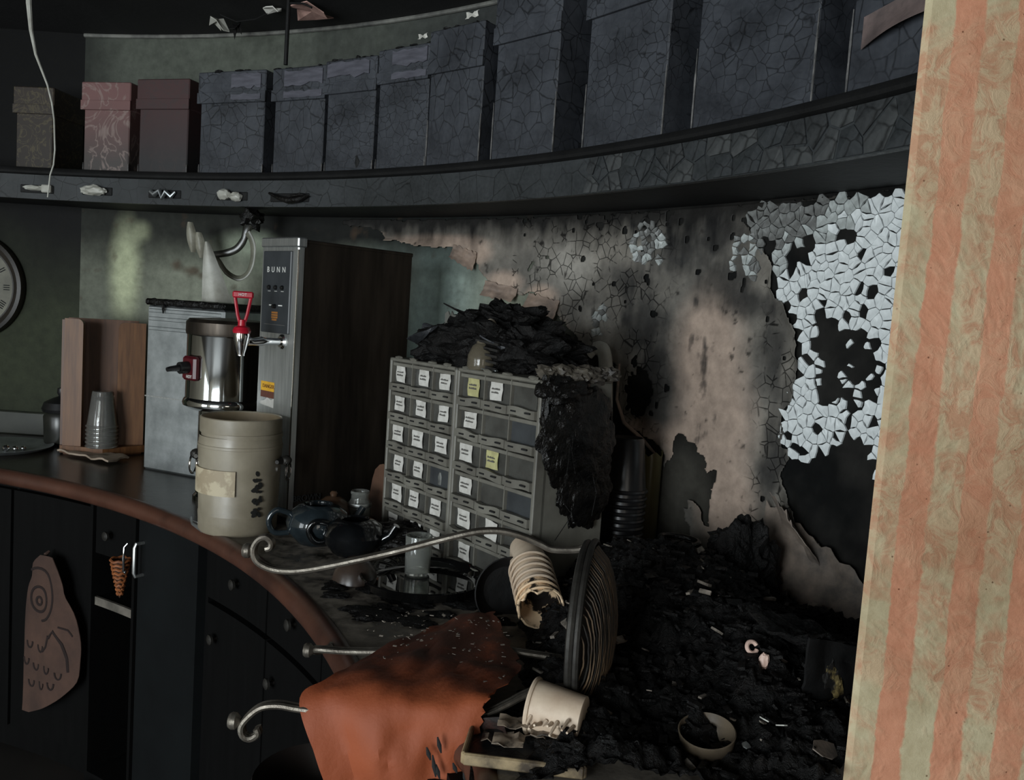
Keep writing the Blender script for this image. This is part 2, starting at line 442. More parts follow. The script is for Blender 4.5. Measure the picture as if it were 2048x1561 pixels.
# ------------------------------------------------------------------ room shell
struct(G().box(-4.0, 2.6, -2.6, 3.6, -0.1, 0.0).obj('floor', m_floor))
struct(G().box(-4.0, 2.6, -2.6, 3.6, ZCEIL, ZCEIL + 0.1).obj('ceiling', m_ceil))
g = G()   # window wall on the left of the room
g.box(-4.1, -4.0, -2.6, -2.45, 0, ZCEIL); g.box(-4.1, -4.0, -0.55, 3.6, 0, ZCEIL); g.box(-4.1, -4.0, -2.45, -0.55, 0, 0.15); g.box(-4.1, -4.0, -2.45, -0.55, 2.3, ZCEIL)
struct(g.obj('wall_side', m_roomwall, smooth=False))
struct(G().box(2.6, 2.7, -2.6, 3.6, 0, ZCEIL).obj('wall_far_right', m_roomwall))
g = G()   # rear wall with the door opening
g.box(-4.0, -3.1, -2.7, -2.6, 0, ZCEIL); g.box(-3.1, -1.2, -2.7, -2.6, 0, 0.3); g.box(-3.1, -1.2, -2.7, -2.6, 2.3, ZCEIL); g.box(-1.2, 0.33, -2.7, -2.6, 0, ZCEIL); g.box(0.33, 1.17, -2.7, -2.6, 2.27, ZCEIL); g.box(1.17, 2.6, -2.7, -2.6, 0, ZCEIL)
struct(g.obj('wall_rear', m_roomwall, smooth=False))
w1 = struct(thing('window_1', None, None, (0, 0, 0)))
g = G()
for y in (-2.45, -1.88, -1.62, -1.02, -0.6): g.box(-4.07, -4.01, y, y + 0.05, 0.15, 2.3, b=0.008)
for z in (0.15, 2.25): g.box(-4.065, -4.015, -2.45, -0.55, z, z + 0.05, b=0.008)
g.obj('window_frame', m_cabinet, w1)
w2 = struct(thing('window_2', None, None, (0, 0, 0)))
g = G()
for x in (-3.1, -2.55, -2.3, -1.78, -1.25): g.box(x, x + 0.05, -2.67, -2.61, 0.3, 2.3, b=0.008)
for z in (0.3, 2.25): g.box(-3.1, -1.2, -2.665, -2.615, z, z + 0.05, b=0.008)
g.obj('window_frame', m_cabinet, w2)

# left wall (clock wall)
LWY = wp(83.9, 0).y; LWX = wp(83.9, 0).x
nx, nz = 90, 90
xs = np.linspace(-4.0, LWX, nx); zs = np.linspace(0, ZCEIL, nz)
def colour_attr(me, cols):
    at = me.color_attributes.new('paint', 'FLOAT_COLOR', 'POINT'); at.data.foreach_set('color', np.asarray(cols, dtype=np.float32).ravel())
def lmix(a, b, f):
    f = np.clip(f, 0, 1)[..., None]; return a * (1 - f) + b * f
def L3(*c): return np.array(lin(*c)[:3])
X, Z = np.meshgrid(xs, zs, indexing='ij')
soot = np.clip((Z - 1.28) / 0.55 + 0.25 * fbm(X, Z, 3, 3), 0, 1)
soot = np.maximum(soot, np.clip((1.12 - Z) / 0.25, 0, 1) * 0.6)
ca = lmix(np.broadcast_to(L3(48, 53, 38), X.shape + (3,)), np.broadcast_to(L3(8, 8, 8), X.shape + (3,)), soot)
g = G().sheet([[(x, LWY, z) for z in zs] for x in xs])
ow = struct(g.obj('wall_left', m_wallbase)); colour_attr(ow.data, np.concatenate([ca, np.zeros(X.shape + (1,))], -1).reshape(-1, 4))
struct(G().box(-4.0, LWX + 0.03, LWY - 0.02, LWY, ZC, 1.005, b=0.004).obj('trim_1', pm('backsplash_grey', (52, 54, 46), (40, 42, 36), 8, 0.5)))

# curved wall: plaster base with its smoke stains, plus painted daylight and shade
def ell(TH, ZZ, e, soft=1.0):
    d = ((TH - e[0]) / e[2]) ** 2 + ((ZZ - e[1]) / e[3]) ** 2
    return np.exp(-d * soft)
th = np.linspace(83.9, 10, 560); zs = np.linspace(0.0, ZCEIL, 400)
TH, ZZ = np.meshgrid(th, zs, indexing='ij')
S = RW * np.radians(TH)
nz1 = fbm(S, ZZ, 11, 5); nz2 = fbm(S, ZZ, 12, 18)
col = np.broadcast_to(L3(134, 138, 123), TH.shape + (3,)).copy()
col = lmix(col, np.broadcast_to(L3(150, 168, 162), TH.shape + (3,)), np.clip((63 - TH) / 6, 0, 1) * np.clip((TH - 51) / 4, 0, 1) * 0.9)  # pale blue daylight beside the tower, painted into the plaster colour
dark = np.broadcast_to(L3(20, 21, 21), TH.shape + (3,)); brown = np.broadcast_to(L3(74, 60, 48), TH.shape + (3,))
# smoke soot under the shelf, thickest towards the fire, plus its shade painted in
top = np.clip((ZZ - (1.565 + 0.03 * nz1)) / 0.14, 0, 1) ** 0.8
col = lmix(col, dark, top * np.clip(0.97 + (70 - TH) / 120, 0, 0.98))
col = lmix(col, dark, 0.5 * np.clip((TH - 74) / 8, 0, 1) * (ZZ < 1.77))  # darker towards the left corner below the shelf
for e, s in (((80.45, 1.54, 1.1, 0.17), 0.9), ((79.3, 1.695, 0.7, 0.035), 0.4), ((70.8, 1.665, 2.2, 0.045), 0.7), ((69.2, 1.60, 1.6, 0.04), 0.6)):
    cl = np.broadcast_to(L3(186, 192, 158) if e[0] > 78 else L3(160, 170, 150), TH.shape + (3,)); col = lmix(col, cl, np.clip(ell(TH, ZZ, e) * 1.4 - 0.15, 0, 1) * s)
for e in ((75.2, 1.565, 0.95, 0.02), (74.4, 1.55, 0.5, 0.018), (76.4, 1.585, 0.5, 0.025)):
    col = lmix(col, brown, np.clip(ell(TH, ZZ, e) * 1.6 + 0.5 * nz2 - 0.3, 0, 1) * 0.8)
col = lmix(col, brown, np.clip(ell(TH, ZZ, (57.6, 1.58, 0.8, 0.1)) - 0.1, 0, 1) * 0.35)
# above the shelf: grey smoke wash; darker low behind the boxes and at the corner
up = ZZ > 1.80
upc = lmix(np.broadcast_to(L3(86, 90, 82), TH.shape + (3,)), np.broadcast_to(L3(52, 54, 54), TH.shape + (3,)), np.clip((72 - TH) / 24 + 0.2 * nz1, 0, 1))
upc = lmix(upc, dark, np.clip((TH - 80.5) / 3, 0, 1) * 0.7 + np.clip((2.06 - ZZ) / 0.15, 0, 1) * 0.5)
col = np.where(up[..., None], upc, col)
# the burnt end: bare plaster scorched black
burn = np.clip((50 - TH) / 5, 0, 1) * (~up)
col = lmix(col, lmix(np.broadcast_to(L3(12, 13, 13), TH.shape + (3,)), np.broadcast_to(L3(36, 35, 33), TH.shape + (3,)), np.clip(0.35 + 0.6 * nz1 + 0.4 * nz2, 0, 1)), burn)
bare = np.clip(ell(TH, ZZ, (37.6, 1.07, 1.6, 0.11)) * 1.8, 0, 1)
col = lmix(col, np.broadcast_to(L3(72, 70, 64), TH.shape + (3,)), bare * 0.9)
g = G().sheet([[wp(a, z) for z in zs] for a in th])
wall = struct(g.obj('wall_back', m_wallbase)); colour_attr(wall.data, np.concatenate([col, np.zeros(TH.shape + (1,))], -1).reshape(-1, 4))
struct(G().tube([wp(a, ZCEIL - 0.006, RW - 0.006) for a in np.linspace(83.9, 12, 90)], 0.007, 8).obj('trim_2', pm('pale_ceiling_bead', (120, 120, 114), (70, 70, 68), 14, 0.6)))

# loose paint skin over the burnt part of the wall
SKIN = [(63.11, 1.74), (60.23, 1.725), (59.67, 1.691), (57.5, 1.679), (55.55, 1.668), (54.22, 1.672), (53.04, 1.644), (52.35, 1.611), (51.81, 1.575), (50.86, 1.562), (49.9, 1.542), (49.0, 1.543), (48.29, 1.552), (47.53, 1.521), (46.74, 1.517), (46.33, 1.48), (45.29, 1.445), (44.19, 1.406), (43.08, 1.384), (42.38, 1.335), (41.75, 1.261), (41.12, 1.227), (39.85, 1.198), (39.02, 1.174), (38.75, 1.121), (38.39, 1.18), (38.31, 1.202), (37.99, 1.221), (37.65, 1.219), (37.42, 1.21), (36.97, 1.204), (36.79, 1.188), (36.41, 1.174), (36.28, 1.155), (35.68, 1.157), (35.63, 1.123), (35.85, 1.091), (35.86, 1.033), (36.1, 1.034), (36.39, 1.074), (36.99, 1.079), (37.17, 1.065), (37.53, 1.048), (37.18, 1.028), (36.94, 1.013), (37.06, 0.969), (37.1, 0.92), (35.03, 0.915), (34.85, 0.964), (34.27, 1.019), (33.66, 1.049), (32.9, 1.07), (32.25, 1.013), (31.31, 0.942), (29.82, 0.941), (27.81, 0.924), (27.59, 1.014), (28.62, 1.027), (29.89, 1.073), (30.89, 1.085), (31.33, 1.111), (31.79, 1.148), (32.13, 1.187), (31.84, 1.227), (32.3, 1.26), (32.54, 1.312), (32.02, 1.357), (31.89, 1.41), (31.77, 1.462), (32.38, 1.513), (33.25, 1.564), (33.8, 1.638), (35.12, 1.705), (35.49, 1.73), (33.7, 1.75), (31.75, 1.755), (28.23, 1.755), (20, 1.755), (20, 1.765), (35.4, 1.765), (44.33, 1.765), (55.01, 1.765), (63.18, 1.765)]
HOLE = [(41.18, 1.351), (40.52, 1.372), (40.16, 1.347), (39.99, 1.31), (40.09, 1.266), (40.58, 1.246), (41.2, 1.265), (41.53, 1.314)]
WHITE = [(35.48, 1.744), (33.7, 1.758), (31.51, 1.758), (20, 1.758), (20, 1.20), (27.94, 1.22), (29.17, 1.24), (30.31, 1.235), (31.96, 1.215), (32.3, 1.26), (32.54, 1.312), (32.02, 1.357), (31.89, 1.41), (31.77, 1.462), (32.38, 1.513), (33.25, 1.564), (33.8, 1.638), (35.1, 1.694)]
BLACK1 = [(31.61, 1.499), (30.93, 1.515), (30.03, 1.525), (29.43, 1.509), (28.95, 1.493), (28.66, 1.463), (28.15, 1.427), (28.14, 1.38), (28.62, 1.354), (29.61, 1.347), (30.68, 1.355), (31.17, 1.393), (31.22, 1.454)]
BLACK2 = [(31.82, 1.217), (30.56, 1.254), (29.24, 1.286), (28.02, 1.286), (27.88, 1.183), (27.72, 1.07), (28.89, 1.042), (30.14, 1.075), (31.18, 1.103), (31.93, 1.157)]
DARK = [(37.03, 1.698, 1.66, 0.057), (36.24, 1.595, 1.89, 0.068), (34.89, 1.54, 1.56, 0.044), (40.75, 1.481, 1.39, 0.137), (39.79, 1.348, 1.22, 0.147), (33.24, 1.447, 1.01, 0.117), (32.25, 1.293, 1.1, 0.135), (32.78, 1.192, 0.87, 0.084), (38.99, 1.665, 1.75, 0.048), (42.24, 1.592, 1.58, 0.051)]
PINK = [(36.74, 1.434, 1.8, 0.13), (36.08, 1.264, 2.1, 0.137), (35.02, 1.101, 1.5, 0.101), (37.42, 1.206, 1.71, 0.047), (40.21, 1.218, 1.08, 0.031), (55.59, 1.693, 3.4, 0.021), (52.7, 1.662, 1.12, 0.033), (50.51, 1.577, 1.27, 0.031), (47.74, 1.543, 0.98, 0.027), (29.9, 0.976, 1.35, 0.039)]
LIGHT = [(44.32, 1.472, 1.66, 0.052), (45.95, 1.616, 2.02, 0.081), (43.52, 1.408, 0.98, 0.052), (31.06, 1.052, 0.95, 0.061), (40.86, 1.692, 1.22, 0.049)]
ta = np.arange(63.4, 19.9, -0.075); za = np.arange(0.92, 1.7651, 0.0039)
TA, ZA = np.meshgrid(ta, za, indexing='ij'); SA = RW * np.radians(TA)
jx = fbm(SA, ZA, 21, 40, 3) * 0.14; jz = fbm(SA, ZA, 22, 40, 3) * 0.006
mask = inpoly(TA + jx, ZA + jz, SKIN) & ~inpoly(TA + jx * 1.6, ZA + jz * 1.6, HOLE)
dst = np.zeros(mask.shape); cur = mask.copy()        # steps from the torn edge
for k in range(14):
    dst += cur
    n = cur.copy(); n[1:, :] &= cur[:-1, :]; n[:-1, :] &= cur[1:, :]; n[:, 1:] &= cur[:, :-1]; n[:, :-1] &= cur[:, 1:]; cur = n
chipn = fbm(SA, ZA, 23, 45, 4); mask = mask & ~((chipn > 1.0) & (TA < 50) & ~((TA < 38.5) & (TA > 34) & (ZA < 1.5)))
topedge = ZA > 1.70
lift = 0.0025 + 0.013 * np.exp(-dst / 3.5) * np.clip(0.55 + fbm(SA, ZA, 24, 9, 3), 0, 1.3) * (~topedge) + 0.0035 * (0.5 + 0.5 * fbm(SA, ZA, 25, 14, 4))
n1 = fbm(SA, ZA, 26, 6); n2 = fbm(SA, ZA, 27, 22); n3 = fbm(SA * 3, ZA * 0.6, 28, 8)
full = lambda *c: np.broadcast_to(L3(*c), TA.shape + (3,))
cs = lmix(full(126, 121, 113), full(90, 88, 84), np.clip(0.5 + 0.6 * n1, 0, 1))
for e in LIGHT: cs = lmix(cs, full(160, 156, 148), np.clip(ell(TA, ZA, e) * 1.2 + 0.25 * n2 - 0.2, 0, 1) * 0.8)
for e in PINK: cs = lmix(cs, full(178, 158, 143), np.clip(ell(TA, ZA, e, 0.8) * 1.9 + 0.12 * n3 - 0.35, 0, 1) * 0.95)
for e in DARK: cs = lmix(cs, full(44, 44, 44), np.clip(ell(TA, ZA, e, 0.9) * 1.5 + 0.35 * n3 + 0.25 * n2 - 0.3, 0, 1) * 0.8)
cs = lmix(cs, full(18, 18, 19), np.clip((ZA - 1.66 + 0.03 * n3) / 0.08, 0, 1) * 0.92)  # top band under the shelf: soot with the shelf's shade painted in
cs = lmix(cs, full(186, 166, 150), np.exp(-dst / 2.2) * (TA > 45.5) * (ZA < 1.72) * 0.6)
speck = np.clip((fbm(SA, ZA, 29, 48, 3) - 0.95) / 0.3, 0, 1)
cs = lmix(cs, full(40, 37, 35), speck * 0.8)
alpha = np.clip((TA - 38.6) / 1.5, 0, 1) + np.clip((34.3 - TA) / 0.8, 0, 1); alpha *= (TA < 50)
idx = -np.ones(mask.shape, int); idx[mask] = np.arange(mask.sum())
rr = RW - lift[mask]; aa = np.radians(TA[mask])
vs = np.stack([CW[0] + rr * np.cos(aa), CW[1] + rr * np.sin(aa), ZA[mask]], -1)
q = mask[:-1, :-1] & mask[1:, :-1] & mask[1:, 1:] & mask[:-1, 1:]
fa = np.stack([idx[:-1, :-1][q], idx[1:, :-1][q], idx[1:, 1:][q], idx[:-1, 1:][q]], -1)
me = bpy.data.meshes.new('paint_skin'); me.from_pydata(vs.tolist(), [], fa.tolist()); me.update()
me.polygons.foreach_set('use_smooth', [True] * len(me.polygons)); me.materials.append(m_skin)
colour_attr(me, np.concatenate([cs[mask], alpha[mask][:, None]], -1))
sk = bpy.data.objects.new('paint_skin', me); COL.objects.link(sk); sk.parent = wall
sm_ = sk.modifiers.new('soften', 'SMOOTH'); sm_.factor = 0.5; sm_.iterations = 3
so = sk.modifiers.new('thickness', 'SOLIDIFY'); so.thickness = 0.0012; so.offset = 0

# separate curled flakes of white paint over the black plaster
FL = [pm('paint_flake_white', (228, 233, 233), (204, 209, 209), 40, 0.42), pm('paint_flake_pale', (188, 194, 192), (150, 154, 152), 40, 0.45), pm('paint_flake_smoked', (128, 130, 128), (92, 92, 90), 40, 0.5)]
def flakes(regions, pitch, gap, keep, seed, bias=None):
    random.seed(seed); out = []
    t0 = min(p[0] for p in regions); t1 = max(p[0] for p in regions); z0 = min(p[1] for p in regions); z1 = max(p[1] for p in regions)
    dth = math.degrees(pitch / RW); pts = []; r = 0
    z = z0 - pitch
    while z < z1 + pitch:
        a = t0 - dth * 2 + (dth / 2 if r % 2 else 0)
        while a < t1 + 2 * dth:
            pts.append((RW * R(a + random.uniform(-.52, .52) * dth), z + random.uniform(-.52, .52) * pitch)); a += dth
        z += pitch * 0.9; r += 1
    for (c, poly) in cells(pts, pitch * 1.5, gap):
        a = math.degrees(c[0] / RW)
        if not inpoly(np.array([a]), np.array([c[1]]), regions)[0]: continue
        if not keep(a, c[1]): continue
        out.append((a, c[1], poly))
    return out
def add_flake(a, z, poly, mat, curl, th=0.0016):
    c = wp(a, z); s0 = RW * R(a); n = len(poly)
    rag = []
    for i in range(n):            # slightly ragged outline
        p, q = poly[i], poly[(i + 1) % n]; rag.append(p)
        L = math.hypot(q[0] - p[0], q[1] - p[1])
        if L > 0.012:
            w = random.uniform(-.12, .06) * L; rag.append(((p[0] + q[0]) / 2 + (q[1] - p[1]) / L * w, (p[1] + q[1]) / 2 - (q[0] - p[0]) / L * w))
    n = len(rag); inner = wp(a, z, RW - 0.0035 - th) - c
    vs = []
    for (s, zz) in rag:
        rad = RW - 0.0035 - th - curl * 3 * max(0, random.uniform(-4.0, 1.0)) * min(1, math.hypot(s - s0, zz - z) / 0.016); vs.append(wp(math.degrees(s / RW), zz, rad) - c)
    for (s, zz) in rag: vs.append(wp(math.degrees(s / RW), zz, RW - 0.001) - c)
    vs.append(inner)
    fs = [(i, (i + 1) % n, 2 * n) for i in range(n)] + [(i, n + i, n + (i + 1) % n, (i + 1) % n) for i in range(n)]
    g = G().add(vs, fs); o = g.obj('paint_flake', mat, wall, smooth=False); o.location = c
    return o
def keepw(a, z):
    if a < 26.6: return False
    if inpoly(np.array([a]), np.array([z]), BLACK1)[0]: return random.random() < (0.62 if z < 1.42 else 0.2)
    if inpoly(np.array([a]), np.array([z]), BLACK2)[0]: return random.random() < 0.06
    return random.random() < 0.94 and noise.noise(Vector((a * .9, z * 45, 3))) < .5
fl = flakes(WHITE, 0.0215, 0.0007, keepw, 5)
for a, z, poly in fl:
    if inpoly(np.array([a]), np.array([z]), BLACK1)[0]:
        kk = random.uniform(.55, .95); poly = [(RW * R(a) + (s - RW * R(a)) * kk, z + (q - z) * kk) for s, q in poly]
    sm = (z - 1.61) / 0.11 + (a - 32.0) / 3.2 + random.uniform(-.25, .25)
    add_flake(a, z, poly, FL[0] if sm < 0.35 else FL[1] if sm < 0.9 else FL[2], 0.0009)
for reg, k in (([(41.9, 1.64), (41.9, 1.735), (39.9, 1.735), (39.9, 1.64)], 0.8), ([(36.0, 1.60), (35.6, 1.70), (34.3, 1.70), (34.1, 1.60)], 0.75), ([(44.0, 1.44), (44.0, 1.52), (43.0, 1.52), (43.0, 1.44)], 0.6)):
    for a, z, poly in flakes(reg, 0.017, 0.001, lambda a, z: random.random() < k, 9):
        o = add_flake(a, z, poly, random.choice(FL[1:]), 0.003); v_ = wp(a, 0, 1) - wp(a, 0, 0); o.location -= v_ * 0.004
# larger pieces of black chip missing from the top layer read as dark islands
def flap(rows, mat, name='paint_flap', th=0.0012):
    return G().sheet(rows, th).obj(name, mat, wall)
m_flap = pm('paint_flap_back', (138, 124, 112), (84, 78, 73), 16, 0.6, bump=0.3)
m_flap_pink = pm('paint_flap_pink', (168, 146, 130), (110, 98, 90), 14, 0.6, bump=0.3)
m_olive = pm('olive_scorched_sheet', (112, 104, 70), (66, 62, 46), 8, 0.32, bump=0.1, stretch=(1, 1, .2))
def curl_rows(t0, t1, z0, z1, off, nu=14, nv=16, seed=0, rag=0.012):
    rows = []
    for i in range(nu):
        u = i / (nu - 1); row = []
        for j in range(nv):
            v = j / (nv - 1); z = z0[0] * (1 - u) + z0[1] * u; zt = z1[0] * (1 - u) + z1[1] * u
            zz = z + (zt - z) * v; w = noise.noise(Vector((u * 4, v * 4, seed * 3.3)))
            e = rag * noise.noise(Vector((u * 11, seed, 1.0))) * ((1 - v) ** 4 + v ** 4)
            row.append(wp(t0 + (t1 - t0) * u, zz + e, RW - 0.006 - off(u, v) - 0.006 * w))
        rows.append(row)
    return rows
flap(curl_rows(48.6, 46.4, (1.50, 1.46), (1.55, 1.53), lambda u, v: 0.035 * (1 - v) ** 2 + 0.004, seed=1), m_flap_pink)
flap(curl_rows(51.8, 49.4, (1.535, 1.52), (1.58, 1.56), lambda u, v: 0.025 * (1 - v) ** 2 + 0.003, seed=2), m_flap_pink)
flap(curl_rows(54.4, 52.6, (1.645, 1.605), (1.685, 1.66), lambda u, v: 0.02 * (1 - v) ** 2 + 0.003, seed=3), m_flap_pink)
flap(curl_rows(32.6, 27.0, (0.965, 0.925), (1.13, 1.02), lambda u, v: 0.014 + 0.045 * (1 - v) ** 1.5 * (1 - .6 * abs(u - .5)), 26, 20, seed=4, rag=0.02), m_flap)
flap(curl_rows(31.6, 29.6, (1.06, 1.02), (1.16, 1.075), lambda u, v: 0.02 + 0.045 * v ** 2, 18, 14, seed=5), m_flap)
# rolled olive sheet and peeled strip beside the burnt cup stack
rows = []
for i in range(15):
    an = -0.6 * PI + 1.5 * PI * i / 14; base = wp(39.2, 0.93, RW - 0.03); tx = Vector((math.sin(R(39.2)), -math.cos(R(39.2)), 0)); tn = -Vector((math.cos(R(39.2)), math.sin(R(39.2)), 0))
    rows.append([base + tx * 0.027 * math.sin(an) + tn * 0.027 * math.cos(an) + Vector((0, 0, 0.245 * k / 12 + 0.012 * noise.noise(Vector((i * .5, k * .1, 2))) * (k == 12))) for k in range(13)])
G().sheet(rows, 0.001).obj('paint_curl', m_olive, wall)
G().tube(smooth_pts([wp(43.0, 1.395, 2.90), wp(42.6, 1.413, 2.90), wp(42.15, 1.412, 2.90), wp(41.9, 1.385, 2.90), wp(41.75, 1.32, 2.90), wp(41.6, 1.235, 2.90)], 4), [0.012] * 4 + [0.018] * 4 + [0.021] * 13, 14, sy=0.6).obj('paint_curl', m_pale, wall)
G().tube([wp(41.5, 1.38, 2.93), wp(41.4, 1.29, 2.925), wp(40.9, 1.235, 2.93), wp(39.9, 1.20, 2.945), wp(39.1, 1.165, 2.955)], [0.003, 0.004, 0.005, 0.005, 0.003], 8).obj('paint_curl', m_flap_pink, wall)

# striped wall end beside the camera
poly = [(0.440, 1.006), (0.446, 1.0), (1.6, 1.0), (1.6, 1.14), (0.62, 1.14)]
struct(G().prism(poly, 0, ZCEIL).obj('wall_right', m_stripe, smooth=False))

# ------------------------------------------------------------------ counter
ct = bpy.data.objects.new('countertop', None); COL.objects.link(ct)
tag(ct, 'curved dark countertop with brown rounded wooden edge, littered with ash and debris', 'countertop')
t_ = NT('ashy_counter_laminate'); v = t_.coord('Object')
n1 = t_.noise(v, 5, 6, 0.65); n2 = t_.noise(v, 30, 5, 0.7)
sp_ = t_.new('ShaderNodeSeparateXYZ'); t_.link(v, sp_.inputs[0])
ash = t_.math('MULTIPLY', t_.ramp(t_.math('ADD', t_.math('MULTIPLY', n1, 0.7), t_.math('MULTIPLY', n2, 0.3)), [(0.40, (0, 0, 0)), (0.52, (1, 1, 1))]), t_.ramp(t_.math('ADD', sp_.outputs[0], 1.0), [(0.25, (0.05, 0.05, 0.05)), (0.55, (1, 1, 1))]))
clean = t_.ramp(n1, [(0.3, lin(34, 33, 30)), (0.7, lin(52, 47, 41))])
ashc = t_.ramp(n2, [(0.3, lin(88, 82, 74)), (0.7, lin(132, 124, 112))])
t_.base(t_.mix(ash, clean, ashc)); t_.rough(t_.mix(ash, (0.22, 0.22, 0.22, 1), (0.75, 0.75, 0.75, 1))); t_.bump(n2, 0.25, 0.003)
m_counter = t_.m
FR = [cp(80 - 60 * i / 60, ZC) for i in range(61)]; FR += [Vector(p + (ZC,)) for p in ((-.125, 1.125), (-.075, 1.118), (-.03, 1.10), (-.005, 1.06), (.005, 1.01), (.01, .965))]
BK = [wp(91 - 66 * i / 60, ZC, RW - 0.001) for i in range(61)]; BK += [Vector(p + (ZC,)) for p in ((.70, 1.40), (.66, 1.28), (.60, 1.165), (.50, 1.06), (.435, 1.004), (.43, .965))]
for b in BK: b.y = min(b.y, LWY - 0.001)
up_r = [[f.lerp(b, j / 20) for j in range(21)] for f, b in zip(FR, BK)]
G().sheet(up_r, -0.038).obj('laminate_top', m_counter, ct)
def inward(i):
    t_ = (FR[min(i + 1, len(FR) - 1)] - FR[max(i - 1, 0)]).normalized(); return FR[i] + Vector((t_.y, -t_.x, 0)) * 0.004 + Vector((0, 0, -0.02))
G().tube([inward(i) for i in range(len(FR))], 0.0235, 14).obj('wooden_edge', m_edge, ct)

# base cabinets below, seen from their dark front
def sector(g, t0, t1, z0, z1, r0, r1, n=10):
    rows_f = [[cp(t0 + (t1 - t0) * i / n, z, r0) for z in (z0, z1)] for i in range(n + 1)]
    rows_b = [[cp(t0 + (t1 - t0) * i / n, z, r1) for z in (z0, z1)] for i in range(n + 1)]
    vs = [p for r in rows_f for p in r] + [p for r in rows_b for p in r]; k = 2 * (n + 1); fs = []
    for i in range(n):
        a = 2 * i
        fs += [(a, a + 2, a + 3, a + 1), (k + a, k + a + 1, k + a + 3, k + a + 2), (a, k + a, k + a + 2, a + 2), (a + 1, a + 3, k + a + 3, k + a + 1)]
    fs += [(0, 1, k + 1, k), (k - 2, 2 * k - 2, 2 * k - 1, k - 1)]
    return g.add(vs, fs)
def knob(parent, th, z, r=2.285):
    n = Vector((math.cos(R(th)), math.sin(R(th)), 0)); p = cp(th, z, r)
    g = G().tube([p, p - n * 0.012], 0.005, 8); g.tube([p - n * 0.010, p - n * 0.014, p - n * 0.02, p - n * 0.024], [0.006, 0.013, 0.013, 0.005], 12)
    return g.obj('knob', m_iron_dark, parent)
c1 = tag(bpy.data.objects.new('base_cabinet', None), 'black base cabinet under the counter behind the hanging owl towel', 'cabinet'); COL.objects.link(c1)
sector(G(), 80, 61.3, 0.02, 0.875, 2.31, 2.78).obj('carcass', m_cabinet, c1)
sector(G(), 79, 70.2, 0.10, 0.85, 2.288, 2.312).obj('door', m_cabinet, c1)
d = sector(G(), 69.9, 61.5, 0.10, 0.85, 2.288, 2.312).obj('door', m_cabinet, c1)
c2 = tag(bpy.data.objects.new('open_cabinet', None), 'open black cabinet bay with pale shelf edge below the counter', 'cabinet'); COL.objects.link(c2)
g = sector(G(), 61.3, 61.0, 0.02, 0.875, 2.28, 2.7); sector(g, 56.3, 56.0, 0.02, 0.875, 2.28, 2.7); sector(g, 61.3, 56.0, 0.02, 0.875, 2.68, 2.7)
sector(g, 61.3, 56.0, 0.02, 0.06, 2.28, 2.7); g.obj('carcass', m_cabinet, c2)
dr = sector(G(), 60.9, 56.4, 0.72, 0.86, 2.288, 2.312).obj('drawer', m_cabinet, c2); knob(dr, 59.1, 0.785)
sf = sector(G(), 61.0, 56.3, 0.565, 0.585, 2.30, 2.68).obj('shelf', m_cabinet, c2)
sector(G(), 61.0, 56.3, 0.563, 0.587, 2.292, 2.300).obj('shelf_edge', pm('pale_shelf_edge', (112, 106, 98), (80, 76, 70), 20, 0.5), sf)
c3 = tag(bpy.data.objects.new('base_cabinet', None), 'slate coloured cabinet with a wide plain panel door and thin grey handle', 'cabinet'); COL.objects.link(c3)
sector(G(), 56.0, 48.2, 0.02, 0.875, 2.31, 2.78).obj('carcass', m_cabinet, c3)
d = sector(G(), 55.8, 48.5, 0.06, 0.86, 2.285, 2.312).obj('door', m_cabinet2, c3)
hp = [cp(55.2, .795, 2.285), cp(55.2, .795, 2.262), cp(55.2, .785, 2.258), cp(55.2, .715, 2.258), cp(55.2, .705, 2.262), cp(55.2, .705, 2.285)]
G().tube(hp, 0.005, 10).obj('handle', m_steel, d)
c4 = tag(bpy.data.objects.new('base_cabinet', None), 'soot black cabinet doors beneath the ash covered end of counter', 'cabinet'); COL.objects.link(c4)
sector(G(), 48.1, 16, 0.02, 0.875, 2.33, 2.78, 16).obj('carcass', m_cabinet, c4)
for a0, a1 in ((48, 40.5), (40.3, 32.9), (32.7, 25.2), (25, 16.2)):
    d = sector(G(), a0, a1, 0.08, 0.70, 2.305, 2.33).obj('door', m_cabinet, c4); knob(d, a0 - 1.2, 0.62, 2.305)
    d = sector(G(), a0, a1, 0.715, 0.865, 2.305, 2.33).obj('drawer', m_cabinet, c4); knob(d, (a0 + a1) / 2, 0.79, 2.305)

# ------------------------------------------------------------------ curved shelf with its storage boxes
sh = bpy.data.objects.new('curved_shelf', None); COL.objects.link(sh); tag(sh, 'long curved charred shelf with deep fascia running along the round wall', 'shelf')
def arc_strip(prof, t0=95, t1=16, n=120):
    """profile of (radius, z) swept along the shelf arc"""
    g = G(); m = len(prof); vs = []; fs = []
    for i in range(n + 1):
        a = t0 + (t1 - t0) * i / n
        for r, z in prof: vs.append(wp(a, z, r))
    for i in range(n):
        for k in range(m): fs.append((i * m + k, (i + 1) * m + k, (i + 1) * m + (k + 1) % m, i * m + (k + 1) % m))
    fs += [tuple(range(m))[::-1], tuple(n * m + k for k in range(m))]
    return g.add(vs, fs)
def arc_left(t): return t
arc_strip([(RS + 0.014, 1.767), (RS + 0.014, 1.863), (RW - 0.002, 1.863), (RW - 0.002, 1.845), (RS + 0.04, 1.845), (RS + 0.04, 1.79), (RW - 0.002, 1.785), (RW - 0.002, 1.767)], 83.8).obj('shelf_board', m_black, sh)
arc_strip([(RS + 0.014, 1.767), (RS + 0.014, 1.863), (RS + 0.24, 1.863), (RS + 0.24, 1.767)], 95, 83.9, 16).obj('shelf_board', m_black, sh)
arc_strip([(RS, 1.763), (RS, 1.842), (RS + 0.016, 1.842), (RS + 0.016, 1.763)]).obj('fascia', m_fascia, sh)
